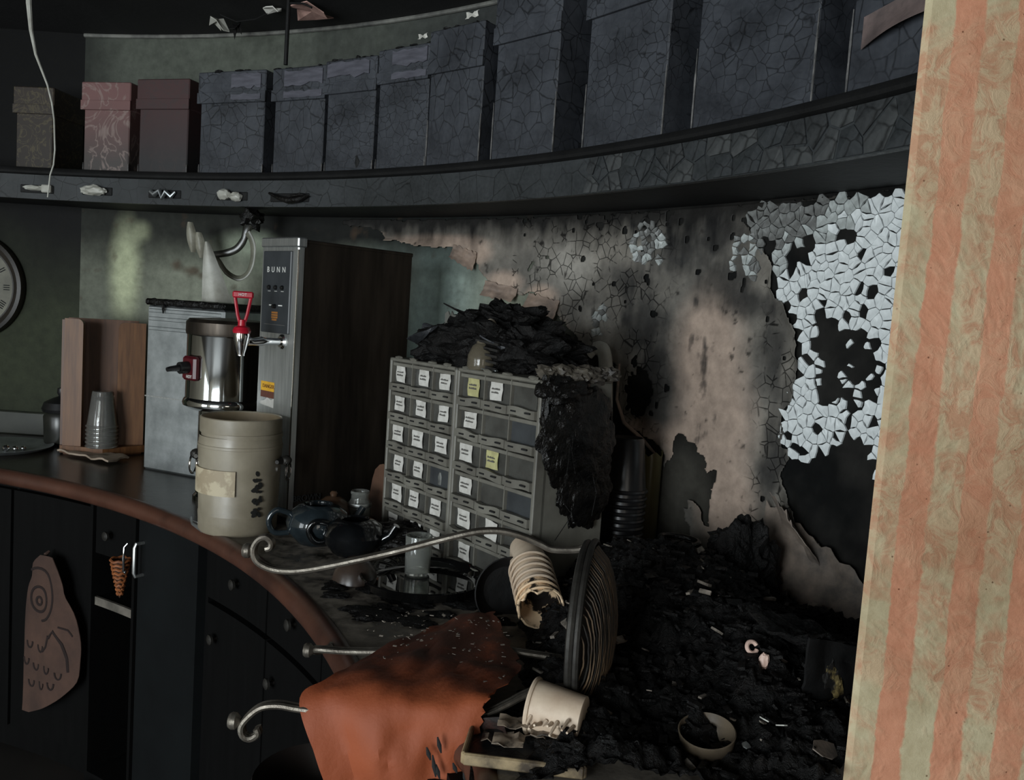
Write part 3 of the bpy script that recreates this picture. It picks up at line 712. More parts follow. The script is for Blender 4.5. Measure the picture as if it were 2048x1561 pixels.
arc_strip([(RS - 0.012, 1.846), (RS - 0.015, 1.852), (RS - 0.012, 1.860), (RS - 0.004, 1.866), (RS + 0.02, 1.866), (RS + 0.02, 1.842), (RS - 0.004, 1.842)]).obj('moulding', m_black, sh)
# blistered paint plates on the fascia towards the fire
random.seed(21); pts = []
a = 47.5
while a > 18:
    for z in (1.781, 1.822):
        pts.append((RS * R(a + random.uniform(-.5, .5)), z + random.uniform(-.016, .016)))
    a -= 0.95 + (0.3 if a < 34 else 0)
def clipz(poly):
    poly = clip_poly(poly, 0, 1, 1.841); return clip_poly(poly, 0, -1, -1.765)
mats_pl = [m_fascia, char_mat('fascia_plate', (44, 46, 47), (70, 72, 72), 17, 0.3, 0.5), char_mat('fascia_plate_dark', (32, 34, 35), (54, 56, 57), 17, 0.3, 0.5)]
for (c, poly) in cells(pts, 0.06, 0.0022):
    poly = clipz(poly)
    if len(poly) < 3: continue
    a = math.degrees(c[0] / RS)
    if random.random() > (0.0 if a > 40 else 0.92): continue
    cc = wp(a, c[1], RS); n = len(poly); h = random.uniform(0.001, 0.003); vs = []
    for s, z in poly: vs.append(wp(math.degrees(s / RS), z, RS - h - random.uniform(0, 0.002)) - cc)
    for s, z in poly: vs.append(wp(math.degrees(s / RS), z, RS + 0.002) - cc)
    vs.append(wp(a, c[1], RS - h - 0.002) - cc)
    o = G().add(vs, [(i, (i + 1) % n, 2 * n) for i in range(n)] + [(i, n + i, n + (i + 1) % n, (i + 1) % n) for i in range(n)]).obj('blistered_plate', random.choice(mats_pl), sh, smooth=False)
    o.location = cc

# --- storage boxes (theta left, theta right, top z, lid bottom z, kind, label)
def vein_mat(name, c1, c2, vein, scale):
    t = NT(name); v = t.coord('Object'); n = t.noise(v, 6, 5); e = t.noise(v, scale, 3, 0.5, 2.5)
    k = t.ramp(e, [(0.46, (0, 0, 0)), (0.495, (1, 1, 1)), (0.53, (0, 0, 0))])
    sep = t.new('ShaderNodeSeparateXYZ'); t.link(v, sep.inputs[0])
    c = t.ramp(t.math('ADD', t.math('MULTIPLY', sep.outputs[2], 2.4), t.math('MULTIPLY', n, 0.4)), [(0.25, lin(*c1)), (0.75, lin(*c2))])
    t.base(t.mix(t.math('MULTIPLY', k, 0.7), c, lin(*vein))); t.rough(0.5); t.bump(n, 0.15, 0.004); return t.m
m_b1 = vein_mat('box_brown_floral', (40, 34, 29), (48, 40, 34), (84, 76, 54), 14)
m_b2 = vein_mat('box_pink_marbled', (70, 65, 63), (112, 80, 78), (138, 122, 116), 7)
m_b3 = vein_mat('box_red_smoked', (46, 45, 46), (68, 47, 47), (58, 49, 49), 9)
m_bc = [char_mat('charred_box_%d' % i, (38 - i % 3 * 4, 40 - i % 3 * 4, 44 - i % 3 * 4), (73, 76, 82), [26, 30, 34, 42][i % 4], 0.5, 0.42, (1, 1, [1, .7, 1.2][i % 3])) for i in range(4)]
m_tornlid = pm('torn_grey_board', (88, 88, 97), (66, 66, 74), 16, 0.6, stretch=(1, 1, 5))
m_curlpap = pm('singed_paper_curl', (120, 104, 100), (84, 74, 72), 18, 0.6, bump=0.2)
BX = [
 (85.6, 82.85, 2.133, 2.046, m_b1, 'small brown floral lidded box at the far left end of curved shelf', 0),
 (80.45, 76.9, 2.155, 2.066, m_b2, 'pinkish marbled lidded box with pale veins, second from shelf left end', 0),
 (76.1, 72.2, 2.165, 2.070, m_b3, 'smoked dark red lidded box right of the pink marbled box', 0),
 (71.2, 66.0, 2.182, 2.086, m_bc[0], 'wide charred box with torn grey lid, right of the red box', 1),
 (65.15, 61.1, 2.180, 2.084, m_bc[1], 'charred box with light grey peeled lid under the hanging rod', 2),
 (60.85, 57.0, 2.188, 2.093, m_bc[2], 'charred box with small hole near its lower right corner', 3),
 (56.7, 52.8, 2.198, 2.105, m_bc[3], 'charred cracked box with half grey lid, left of the flush pair', 4),
 (52.7, 48.65, 2.225, 2.113, m_bc[1], 'charred crackled box with white paper curl above its lid edge', 5),
 (47.7, 43.25, 2.275, 2.155, m_bc[0], 'tall charred box standing alone between two black gaps, dull orange stain', 6),
 (41.2, 36.15, 2.285, 2.157, m_bc[3], 'large charred box with deep grid cracks above the white crackle', 6),
 (34.4, 28.25, 2.290, 2.185, m_bc[2], 'largest smooth blue-grey charred box near shelf right end', 6),
 (26.7, 22.6, 2.240, 2.140, m_bc[0], 'charred box with curling singed paper beside the striped wall', 7)]
ZS = 1.8665
for i, (t0, t1, zt, zl, mt, lab, kind) in enumerate(BX):
    RB = 2.728; p0 = wp(t0, ZS, RB); p1 = wp(t1, ZS, RB); w = (p1 - p0).length; ang = math.atan2(p1.y - p0.y, p1.x - p0.x)
    o = thing('storage_box', lab, 'box', (p0 + p1) / 2, ang, 'lidded boxes on the curved shelf')
    d = 0.17; h = zt - ZS; hl = zl - ZS; e = 0.008; ex = 0.002 if i in (6, 7) else 0.007
    G().box(-w / 2, w / 2, 0, d, 0, hl + 0.01, b=0.003).obj('body', mt, o)
    lm = mt
    L = G().box(-w / 2 - ex, w / 2 + ex, -e, d + e, hl, h, b=0.003).obj('lid', lm, o)
    gz = hl + (h - hl) * 0.37
    g = G().box(-w / 2 - ex - .0008, w / 2 + ex + .0008, -e - .0025, -e + .002, hl - .001, gz - 0.003, b=0.001); g.obj('lid_band', lm, L)
    if kind in (1, 2, 3, 4):       # bare grey board showing where lid paper burnt off
        a0, a1 = {1: (0.02, 0.93), 2: (-0.55, 0.98), 3: (-0.95, 0.8), 4: (-0.4, 0.98)}[kind]
        pl = [(a0 * w / 2, gz + .004)]; random.seed(i)
        n = 9
        pl = [((a0 + (a1 - a0) * k / n) * w / 2, gz + .003 + random.uniform(0, .012)) for k in range(n + 1)] + [((a1 + (a0 - a1) * k / n) * w / 2, h - .006 - random.uniform(0, .008)) for k in range(n + 1)]
        M = Matrix(((1, 0, 0, 0), (0, 0, -1, -e - .001), (0, 1, 0, 0), (0, 0, 0, 1)))
        G().prism(pl, -.001, 0.003, M).obj('torn_board_patch', m_tornlid, L, smooth=False)
        if kind != 3:
            pl2 = [(x * 0.8 if abs(x) > .01 else x, hl + .004 + random.uniform(0, .012) * (k > n)) for k, (x, z) in enumerate(pl)]
            pl2 = [((a0 + (a1 - a0) * k / n) * w / 2, hl + .004 + random.uniform(0, .004)) for k in range(n + 1)] + [((a1 + (a0 - a1) * k / n) * w / 2, gz - .008 - random.uniform(0, .006)) for k in range(n + 1)]
            M2 = M.copy(); M2[1][3] = -e - .003
            G().prism(pl2, -.001, 0.002, M2).obj('torn_board_patch', m_tornlid, L, smooth=False)
    if kind >= 1 and kind < 6:     # charred crumbs along the lid top
        g = G()
        for k in range(9): g.blob((random.uniform(-w / 2, w / 2), random.uniform(-.004, .03), h), (random.uniform(.006, .016), .01, random.uniform(.003, .007)), k + i * 9, .5, 3, 2)
        tag(g.obj('charred_crumbs', m_black, L), kind='stuff')
    # pale scorched rims at the bottom corners
    if i not in (0,):
        g = G()
        for sx in (-1, 1):
            g.tube([(sx * w / 2, -.001, .004 + k * hl * (0.5 if i > 6 else .12) / 5) for k in range(6)], [.0012, .002, .0016, .0022, .0013, .0008], 6)
        g.tube([(-w / 2 + w * k / 9, -.001, .002 + .001 * math.sin(k * 2.3)) for k in range(10)], .0014, 6)
        g.obj('scorched_rim', pm('scorched_rim_grey', (120, 118, 116), (60, 60, 60), 30, .6), o)
    if kind == 3: G().tube([(w * .18, -.001, .045), (w * .2, -.001, .028), (w * .19, -.001, .012)], [.003, .009, .002], 8, sy=.4).obj('burn_hole', m_slot, o)
    if kind == 7:
        for k, (z0, s) in enumerate(((0.07, 1), (0.15, -1), (0.215, 1))):
            rows = [[(-w * .36 + w * .8 * u / 12, -.004 - .022 * (1 - v / 6) ** 2 * math.sin(u / 12 * 2.6 + k), z0 + .05 * v / 6 + .022 * u / 12) for v in range(7)] for u in range(13)]
            G().sheet(rows, .001).obj('paper_curl', m_curlpap, o)

for nm, (tt, zz, sz), lab in (('paper_scrap', (53.36, 2.218, .02), 'small white burnt paper scrap on the middle lids'), ('paper_scrap', (49.65, 2.246, .027), 'longer white burnt paper scrap at flush pair right end')):
    p = wp(tt, zz, 2.722); rows = [[(sz * (u / 5 - .5) * 1.6, .004 * math.sin(u * 1.7 + v), sz * (v / 4 - .5) * .7 * (1 - .3 * abs(math.sin(u * 2.1))) + .004 * math.sin(u * 3)) for v in range(5)] for u in range(6)]
    o = G().sheet(rows, .001).obj(nm, m_white_flake); o.location = p; o.rotation_euler = (R(-20), 0, R(tt - 90)); tag(o, lab, 'paper', 'white scraps on the box lids')

# melted fittings along the fascia
HK = [(83.5, 1.796, 'flat melted plastic light fitting at the far left of the fascia'), (78.83, 1.799, 'drooping melted fitting below the pink marbled box'), (73.4, 1.797, 'folded melted fitting below the smoked red box'), (67.84, 1.795, 'two-lobed melted fitting below the wide charred box'), (63.05, 1.791, 'blackened flattened melted fitting below the hanging rod')]
for i, (a, z, lab) in enumerate(HK):
    o = thing('melted_fitting', lab, 'fitting', wp(a, z, RS), R(a - 90), 'melted fittings on the fascia')
    mt = [m_pale, m_pale, m_steel_dull, m_pale, m_melt][i]; W = [.075, .07, .078, .075, .095][i]
    G().box(-W * .8, W * .8, -.004, 0, -.014, .012, b=.002).obj('back_plate', m_black, o)
    g = G()
    if i == 0: g.box(W * .3, W * .75, -.016, -.003, -.012, .014, b=.003); g.blob((-W * .1, -.008, .002), (W * .5, .01, .008), 3, .3, 2, 3)
    elif i == 2:
        g.tube([(-W * .6, -.012, .006), (-W * .35, -.016, -.004), (-W * .1, -.016, .008), (W * .05, -.018, -.016), (W * .2, -.016, .006), (W * .45, -.014, -.01), (W * .6, -.01, .006)], [.006, .009, .008, .007, .009, .008, .005], 10)
    elif i == 3: g.blob((-W * .3, -.012, .003), (W * .32, .014, .017), 4, .25, 2, 3); g.blob((W * .3, -.012, -.004), (W * .29, .013, .014), 5, .25, 2, 3)
    elif i == 4: g.tube([(-W * .8, -.008, .012), (-W * .3, -.012, -.004), (W * .1, -.014, -.012), (W * .5, -.014, -.008), (W * .8, -.012, .002), (W * .5, -.012, .006), (W * .1, -.012, .002)], [.004, .008, .01, .009, .008, .006, .004], 10)
    else: g.blob((-W * .1, -.013, .0), (W * .62, .015, .016), 6, .35, 2.4, 3); g.tube([(W * .2, -.012, .004), (W * .45, -.013, -.004), (W * .55, -.012, .006)], [.008, .01, .006], 10)
    g.obj('melted_cover', mt, o)

# hanging cord, rod, ceiling rags
o = thing('pendant_cord', 'thin white melted lamp cord hanging from the ceiling at left', 'cord', (-1.40, 2.45, 1.73))
pts = [(-1.425, 2.45, 2.385), (-1.421, 2.45, 2.30), (-1.419, 2.45, 2.257), (-1.412, 2.45, 2.187), (-1.397, 2.45, 2.12), (-1.363, 2.45, 2.04), (-1.349, 2.45, 1.99), (-1.342, 2.45, 1.945), (-1.338, 2.45, 1.862), (-1.341, 2.45, 1.82), (-1.35, 2.45, 1.791), (-1.356, 2.45, 1.728)]
Mi = Matrix.Translation((1.40, -2.45, -1.73))
G().tube(pts, [.012, .0085, .0075, .0055, .004, .0028, .0026, .0024, .0024, .0022, .0022, .0018], 8, M=Mi).obj('cord', m_pale, o)
G().lathe([(0, .655), (.05, .655), (.05, .648), (.02, .635), (.008, .62), (0, .62)], 24, Matrix.Translation((-.025, 0, 0))).obj('ceiling_canopy', m_cabinet, o)
o = tag(G().tube([(-.749, 2.64, 2.19), (-.748, 2.64, 2.385)], .0065, 10).tube([(-.748, 2.64, 2.37), (-.70, 2.62, 2.366), (-.67, 2.61, 2.352)], .003, 6).obj('hanging_rod', m_black), 'thin black rod hanging from the ceiling down to the boxes', 'rod')
def rag(name, pts, mat, lab, cat, grp=None, zc=ZCEIL):
    g = G()
    for (x, y, s, dz, sd) in pts:
        random.seed(sd); n = 8; ring = []
        for k in range(n):
            a = 2 * PI * k / n; r = s * random.uniform(.55, 1.25); ring.append((x + r * math.cos(a), y + r * .8 * math.sin(a), zc - .002 - dz * random.uniform(.2, 1.0)))
        vs = ring + [(a, b, c - .003) for a, b, c in ring] + [(x, y, zc - dz * .4), (x, y, zc - dz * .4 - .004)]
        fs = [(k, (k + 1) % n, 2 * n) for k in range(n)] + [((k + 1) % n + n, k + n, 2 * n + 1) for k in range(n)] + [(k, k + n, (k + 1) % n + n, (k + 1) % n) for k in range(n)]
        g.add(vs, fs)
    return tag(g.obj(name, mat, smooth=False), lab, cat, grp)
rag('ceiling_patch', [(-.69, 2.69, .075, .035, 1)], m_pink, 'pinkish patch of bare plaster hanging at the top ceiling', 'plaster')
rag('ceiling_rag', [(-1.015, 2.80, .03, .06, 2)], m_pale, 'curled pale rag of ceiling paint at the far left of the three', 'paint rag', 'hanging ceiling rags')
rag('ceiling_rag', [(-.955, 2.80, .022, .09, 3)], m_char_lump, 'blackened thin rag hanging between two pale ceiling rags', 'paint rag', 'hanging ceiling rags')
rag('ceiling_rag', [(-.812, 2.71, .032, .02, 4)], m_white_flake, 'white rag of ceiling paint left of the pink plaster patch', 'paint rag', 'hanging ceiling rags')
G_ = G().tube([(-1.01, 2.80, 2.375), (-.95, 2.78, 2.35), (-.88, 2.75, 2.352), (-.82, 2.72, 2.372)], .002, 6).obj('ceiling_wire', m_black); tag(G_, 'thin sooty wire sagging between the ceiling rags', 'wire')

# clock on the left wall
o = thing('wall_clock', 'round wall clock with pale roman numeral face on the dark left wall', 'clock', (-2.005, LWY - .001, 1.46))
MX = Matrix.Rotation(R(90), 4, 'X')
G().lathe([(0.15, 0), (.192, 0), (.195, .012), (.19, .028), (.178, .032), (.163, .026), (.155, .012), (.15, .012)], 64, MX).obj('rim', pm('dark_clock_rim', (38, 32, 26), (26, 22, 18), 20, .45), o)
fc = G().lathe([(0, .008), (.158, .008), (.158, .002), (0, .002)], 64, MX).obj('face', pm('aged_clock_face', (112, 110, 98), (92, 90, 80), 12, .6), o)
rom = ['XII', 'I', 'II', 'III', 'IIII', 'V', 'VI', 'VII', 'VIII', 'IX', 'X', 'XI']
for k in range(12):
    a = R(90 - 30 * k); M = Matrix.Translation((.125 * math.cos(a), -.0095, .125 * math.sin(a))) @ MX @ Matrix.Rotation(a - PI / 2, 4, 'Z')
    text_part('numeral', rom[k], .032, M, m_slot, fc)
for a, L, w in ((R(130), .075, .004), (R(210), .11, .003)):
    G().box(-.01, L, -.0012, .0012, -w, w, Matrix.Translation((0, -.012, 0)) @ Matrix.Rotation(-a, 4, 'Y')).obj('hand', m_slot, o)

# ------------------------------------------------------------------ far left of the counter
o = thing('cup_dispenser', 'tall wooden cup dispenser with open front at the counter left end', 'cup holder', (-1.375, 2.865, ZC), R(22))
def panel(pts, y0, y1, name, mat, M=None):
    Mx = Matrix(((1, 0, 0, 0), (0, 0, 1, 0), (0, 1, 0, 0), (0, 0, 0, 1))); return G().prism(pts, y0, y1, (M @ Mx) if M is not None else Mx).obj(name, mat, o, smooth=False)
def rpan(x0, x1, h, r, left=True):
    P = [(x0, .03), (x1, .03)]
    P += [(x1, h - r)] + [(x1 - r + r * math.cos(a), h - r + r * math.sin(a)) for a in (R(20), R(45), R(70))] + [(x1 - r, h)] + [(x0, h)]
    return P
G().prism([(-.135, .07), (-.135, -.01), (.0, -.08), (.125, -.005), (.125, .11), (-.1, .13)], .006, .03).obj('base', m_wood, o, smooth=False)
G().prism([(-.125, .065), (-.125, -.002), (.0, -.068), (.115, 0), (.115, .1), (-.09, .12)], 0, .008).obj('foot_board', m_wood_in, o, smooth=False)
Ml = Matrix.Translation((-.125, -.005, 0)) @ Matrix.Rotation(R(-22), 4, 'Z')
panel(rpan(0, .062, .455, .018), -.006, .008, 'side_panel', m_wood, Ml)
Mb = Matrix.Translation((-.075, .085, 0)); panel([(-.05, .03), (.17, .03), (.17, .455), (-.05, .455)], 0, .012, 'back_panel', m_wood_in, Mb)
Mr = Matrix.Translation((.035, .005, 0)) @ Matrix.Rotation(R(4), 4, 'Z'); panel([(.0, .03), (.085, .03), (.085, .45), (.016, .45), (.005, .444), (0, .432)], -.004, .008, 'side_panel', m_wood, Mr)
Mc = Matrix.Translation((-.128, .0, 0)) @ Matrix.Rotation(R(75), 4, 'Z'); panel([(0, .03), (.1, .03), (.1, .45), (0, .45)], 0, .008, 'side_panel', m_wood_in, Mc)
for k in range(6):
    c = thing('plastic_cup', ['bottom', 'second', 'third', 'fourth', 'fifth', 'topmost'][k] + ' clear plastic cup from below in the upside-down stack of the dispenser', 'cup', (-1.365, 2.825, ZC + .0305 + k * .0135), R(22), 'clear cups nested in the dispenser')
    G().lathe([(.047, .003), (.0495, 0), (.0515, .003), (.0495, .007), (.047, .009), (.033, .118), (.031, .121), (0, .121), (0, .1195), (.031, .1195), (.0455, .009), (.047, .003)], 32).obj('cup_wall', m_cupclear, c)
rows = [[(-1.50 + .23 * u / 16 + .02 * v / 5, 2.80 - .125 * u / 16 + .1 * v / 5 + .004 * math.sin(u), ZC + .006 + .008 * noise.noise(Vector((u * .4, v * .6, 3))) + .004) for v in range(6)] for u in range(17)]
tag(G().sheet(rows, .006).obj('folded_napkin', pm('dusty_napkin', (178, 160, 142), (138, 122, 106), 14, .8, bump=.3)), 'crumpled off-white napkin under the wooden cup dispenser', 'napkin')
o = thing('lidded_jar', 'squat dark lidded jar behind the wooden cup dispenser', 'jar', (-1.585, 2.985, ZC))
G().lathe([(0, 0), (.05, 0), (.056, .01), (.058, .06), (.06, .10), (.052, .115), (0, .115)], 32).obj('body', pm('dark_jar', (26, 27, 24), (40, 40, 36), 10, .3), o)
G().lathe([(0, .115), (.062, .117), (.066, .128), (.058, .15), (.03, .165), (.012, .172), (.018, .185), (.016, .2), (0, .205)], 32).obj('lid', m_blackplastic, o)
o = thing('metal_tray', 'thin metal tray with glinting bits at the counter left edge', 'tray', (-1.72, 2.83, ZC), R(10))
G().lathe([(0, .002), (.145, .002), (.165, .012), (.17, .013), (.166, .008), (.146, -.0), (0, 0)], 40, Matrix.Scale(1, 4)).obj('dish', m_steel_dull, o)
for k, (x, y, r) in enumerate(((.06, -.05, .012), (.085, -.04, .01), (.10, -.02, .009))):
    q = tag(G().blob((0, 0, r * .8), (r, r, r), k, .2, 2, 2).obj('foil_scrap', m_chrome), ['left', 'middle', 'right'][k] + 'most of three tiny crumpled foil scraps on thin metal tray' if k != 1 else 'middle of three tiny crumpled foil scraps on thin metal tray', 'foil', 'foil scraps on the tray'); q.location = (-1.72 + x, 2.83 + y, ZC + .003)

# steel bin with melted lid
aB = .4168
o = thing('steel_bin', 'tall square stainless steel bin with melted black lid beside the urn', 'bin', (-1.1555, 2.6652, ZC), -aB)
G().box(0, .31, 0, .24, 0, .520, b=.006).obj('body', m_steel_dull, o)
for z in (.497, .472, .442): G().box(.008, .30, -.0025, .002, z, z + .012, b=.0018).obj('pressed_ridge', m_steel_dull, o)
G().box(0.001, .309, -.0015, .001, .232, .236).obj('seam', m_steel, o)
lid = G().box(-.006, .316, -.008, .246, .520, .540, b=.006)
for k in range(1, 7): lid.blob((-.02 + .05 * k, -.003, .530), (.028, .006, .011), k, .25, 2, 3)
lid.tube([(.075, -.008, .523), (.076, -.009, .508), (.076, -.009, .496)], [.006, .004, .0015], 6); lid.obj('melted_lid', m_melt, o)

# melted plastic hopper above the bin
o = thing('melted_hopper', 'melted white plastic cone with drooping loop hanging above the steel bin', 'melted plastic', (-.95, 2.70, ZC + .54))
b0 = Vector((-.95, 2.70, ZC + .54)); rows = []
for i in range(15):
    u = i / 14; row = []
    for k in range(12):
        v = k / 11; h = .185 * v; wv = .042 * (1 - v) ** .8 + .004; cxx = -.94 - .042 * v
        row.append(Vector((cxx + wv * (2 * u - 1), 2.67 - .028 * math.sin(PI * u) * (1 - v * .7) + .01 * v, ZC + .542 + h)) - b0)
    rows.append(row)
G().sheet(rows, .002).obj('cone', m_pale, o)
def ribbon(pts, w):
    P = smooth_pts([Vector(p) - b0 for p in pts], 4); return G().tube(P, [w[min(i // 4, len(w) - 1)] for i in range(len(P))], 10, sy=.35)
ribbon([(-.97, 2.72, 1.60), (-.964, 2.73, 1.597), (-.938, 2.74, 1.559), (-.905, 2.75, 1.542), (-.878, 2.75, 1.555), (-.862, 2.75, 1.588), (-.858, 2.75, 1.636), (-.865, 2.75, 1.667), (-.879, 2.75, 1.69)], [.006, .008, .009, .010, .010, .011, .012, .012, .012]).obj('drooping_loop', pm('grey_melted_loop', (118, 118, 104), (84, 84, 74), 12, .35), o)
ribbon([(-.984, 2.75, 1.612), (-.944, 2.76, 1.622), (-.913, 2.76, 1.638), (-.893, 2.76, 1.668), (-.885, 2.76, 1.70), (-.863, 2.77, 1.745)], [.011, .012, .012, .011, .014, .014]).obj('dark_strap', pm('dark_melted_strap', (52, 52, 46), (36, 36, 32), 14, .25), o)
g = G().blob(Vector((-.873, 2.77, 1.735)) - b0, (.034, .03, .03), 5, .5, 2.5, 3); g.obj('melted_knot', m_melt, o)
for k, (p, L) in enumerate((((-1.118, 2.9, 1.722), .10), ((-1.088, 2.9, 1.69), .085))):
    pp = Vector(p); rows = [[pp + Vector((.034 * (u / 6 - .5) * (.25 + .75 * math.sin(PI * (.12 + .8 * v / 8))) + .014 * v / 8, -.012 * math.sin(PI * u / 6) - .01, -L * v / 8)) - b0 for v in range(9)] for u in range(7)]
    G().sheet(rows, .0015).obj('hanging_strip', pm('smoked_strip', (158, 156, 142), (120, 117, 104), 14, .5), o)

# stainless urn
o = thing('drink_urn', 'round polished steel drink urn with dark red tap bracket on its left', 'urn', (-.785, 2.345, ZC))
G().lathe([(0, 0), (.085, 0), (.085, .012), (.078, .02), (.076, .262), (0, .262)], 48).obj('pedestal', m_steel_mirror, o)
G().lathe([(.078, .25), (.1, .252), (.118, .262), (.120, .270), (.117, .279), (.113, .284), (.1125, .452), (.114, .455), (.108, .4555)], 64).obj('drum', m_steel_mirror, o)
G().lathe([(.1145, .455), (.116, .462), (.1155, .488), (.108, .497), (.05, .501), (0, .502)], 64).obj('lid', m_steel_soot_shade, o)
va = math.atan2(-2.345, .785) - R(56)      # towards the left of the drum as seen from the room
nv = Vector((math.cos(va), math.sin(va), 0)); tv = Vector((-nv.y, nv.x, 0))
Mk = Matrix((tv, Vector((0, 0, 1)), nv)).transposed().to_4x4(); Mk.translation = nv * .106
br = G().box(-.03, .03, -.032, .032, 0, .02, Mk @ Matrix.Translation((0, .365, 0)), b=.006).obj('tap_bracket', m_darkred, o)
g = G().tube([nv * .122 + Vector((0, 0, .368)), nv * .150 + Vector((0, 0, .366))], .016, 14); g.tube([nv * .15 + Vector((0, 0, .366)), nv * .175 + Vector((0, 0, .364)), nv * .185 + Vector((0, 0, .362))], [.009, .007, .006], 10); g.obj('tap_stub', m_blackplastic, br)
text_part('white_lettering', 'HOT', .012, Mk @ Matrix.Translation((.008, .343, .0206)), m_white_print, br)

# hot-water dispenser tower
aA = .8268; A = Vector((-.540, 2.0891, ZC)); tl = Vector((-math.sin(aA), math.cos(aA), 0)); W, D, H = .1643, .361, .717
o = thing('water_dispenser', 'tall stainless hot water dispenser tower with grey control panel and red tap', 'water dispenser', A + tl * W / 2, aA - PI / 2)
G().box(-W / 2 + .002, W / 2 - .002, .014, D, .018, H - .01, b=.002).obj('side_casing', m_steel_soot_shade, o)
G().box(-W / 2, W / 2, -.002, .018, .018, H - .022, b=.003).obj('front_panel', m_steel, o)
G().box(-W / 2 - .003, W / 2 + .003, -.005, .022, H - .024, H, b=.003).obj('top_cap', m_steel, o)
G().box(-W / 2 + .002, W / 2 - .001, .02, D + .002, H - .014, H - .004, b=.002).obj('top_plate', m_steel_soot_shade, o)
G().tube([(W / 2 - .001, -.001, .02), (W / 2 - .001, -.001, H - .03)], .0022, 8).obj('polished_corner', m_chrome, o)
for x in (-.06, .06):
    for y in (.03, D - .03): G().lathe([(0, 0), (.012, 0), (.013, .006), (.010, .02), (0, .02)], 14, Matrix.Translation((x, y, 0))).obj('foot', m_blackplastic, o)
MF = Matrix(((1, 0, 0, 0), (0, 0, -1, 0), (0, 1, 0, 0), (0, 0, 0, 1)))   # text plane facing front
cpn = G().box(-.067, .06, -.008, 0, .478, .683, b=.002).obj('control_panel', m_panel, o)
text_part('brand_lettering', 'BUNN', .020, Matrix.Translation((-.003, -.0084, .636)) @ MF, m_white_print, cpn, space=1.95)
for k in range(3):
    G().lathe([(0, .006), (.004, .006), (.0055, .004), (.006, 0), (0, 0)], 14, Matrix.Translation((-.032 + .03 * k, -.008, .592)) @ MF).obj('indicator', m_blackplastic, cpn)
    G().box(-.038 + .03 * k, -.026 + .03 * k, -.0086, -.008, .582, .5832).obj('caption_line', m_white_print, cpn)
G().lathe([(0, .008), (.005, .008), (.006, 0), (0, 0)], 14, Matrix.Translation((-.003, -.008, .545)) @ MF).obj('switch', m_blackplastic, cpn)
for x in (-.03, .012): G().box(x, x + .018, -.0086, -.008, .546, .549).obj('dash_mark', m_white_print, cpn)
for k in range(4): G().box(-.017 + .002 * (k == 3), .011 - .004 * (k == 3), -.0086, -.008, .509 + .006 * (3 - k), .5135 + .006 * (3 - k)).obj('orange_mark', m_orange_print, cpn)
G().box(-.05, .045, -.0085, -.008, .4985, .4995).obj('caption_line', m_ink, cpn)
st = G().box(-.062, .0, -.0028, -.0015, .328, .352).obj('warning_sticker', m_yellow_print, o)
G().box(-.062, .0, -.0028, -.0015, .311, .328).obj('sticker_band', m_brown_print, st)
G().prism([(-.062, .292), (0, .287), (0, .311), (-.012, .306), (-.03, .312), (-.045, .302), (-.062, .300)], .0012, .0026, MF).obj('sticker_white', m_paper, st, smooth=False)
text_part('sticker_lettering', 'DANGER', .0135, Matrix.Translation((-.026, -.003, .340)) @ MF, m_brown_print, st)
fx, fz = .03, .458
tap = G().tube([(fx, -.002, fz), (fx, -.006, fz), (fx, -.01, fz)], [.019, .019, .014], 20).tube([(fx, -.008, fz), (fx, -.05, fz), (fx, -.062, fz), (fx, -.085, fz - .002), (fx, -.10, fz)], [.009, .009, .012, .009, .012], 16).lathe([(0, .02), (.018, .02), (.019, .012), (.012, -.02), (.0085, -.032), (.0085, -.036), (.006, -.036), (0, -.03)], 24, Matrix.Translation((fx, -.115, fz))).obj('tap', m_chrome, o)
hM = Matrix.Translation((fx, -.115, fz)) @ Matrix.Rotation(R(52), 4, 'Z')
h = G().lathe([(0, .018), (.02, .018), (.0215, .024), (.018, .032), (.010, .036), (.009, .05), (0, .052)], 20, hM)
for s in (-1, 1): h.tube([(s * .006, 0, .045), (s * .011, 0, .062), (s * .015, 0, .085), (s * .019, 0, .108)], .0042, 8, M=hM)
h.box(-.024, .024, -.007, .007, .102, .118, hM, b=.003); h.obj('tap_handle', m_red, tap)
text_part('white_lettering', 'HOT', .009, hM @ Matrix.Translation((0, -.0076, .11)) @ MF, m_white_print, tap)
MS = Matrix(((0, 0, 1, W / 2), (1, 0, 0, 0), (0, 1, 0, 0), (0, 0, 0, 1)))
text_part('side_lettering', 'BROWN', .022, Matrix.Translation((0.0006, .055, .065)) @ MS, m_slot, o)

# cream canister in front
o = thing('cream_canister', 'round cream metal canister with ring handles and black leaf print', 'canister', (-.647, 2.038, ZC))
def crk(p, a): return p
G().lathe([(0, 0), (.088, 0), (.092, .006), (.0925, .03), (.0935, .045), (.0935, .048), (.0925, .05), (.096, .16), (.098, .205), (.099, .206), (.099, .212), (.0975, .213), (.095, .232)], 64).obj('body', m_crock, o)
G().lathe([(.095, .240), (.0955, .243), (.0955, .275), (.0935, .277), (.0915, .275), (.0915, .1), (.09, .02), (0, .02)], 64).obj('upper_band', m_crock, o)
G().lathe([(.0912, .274), (.0905, .11), (.0, .108)], 48).obj('lining', m_crock_in, o)
vb = math.atan2(-2.045, .64)
def cyl_patch(r, a0, a1, z0, z1, n=14, off=.002):
    return [[Vector(((r + off) * math.cos(a0 + (a1 - a0) * i / n), (r + off) * math.sin(a0 + (a1 - a0) * i / n), z)) for z in np.linspace(z0, z1, 4)] for i in range(n + 1)]
G().sheet([[Vector((.0957 * math.cos(a), .0957 * math.sin(a), z)) for z in (.231, .241)] for a in np.linspace(vb - R(18), vb + R(250), 60)], .002).obj('seam_band', m_crock, o)
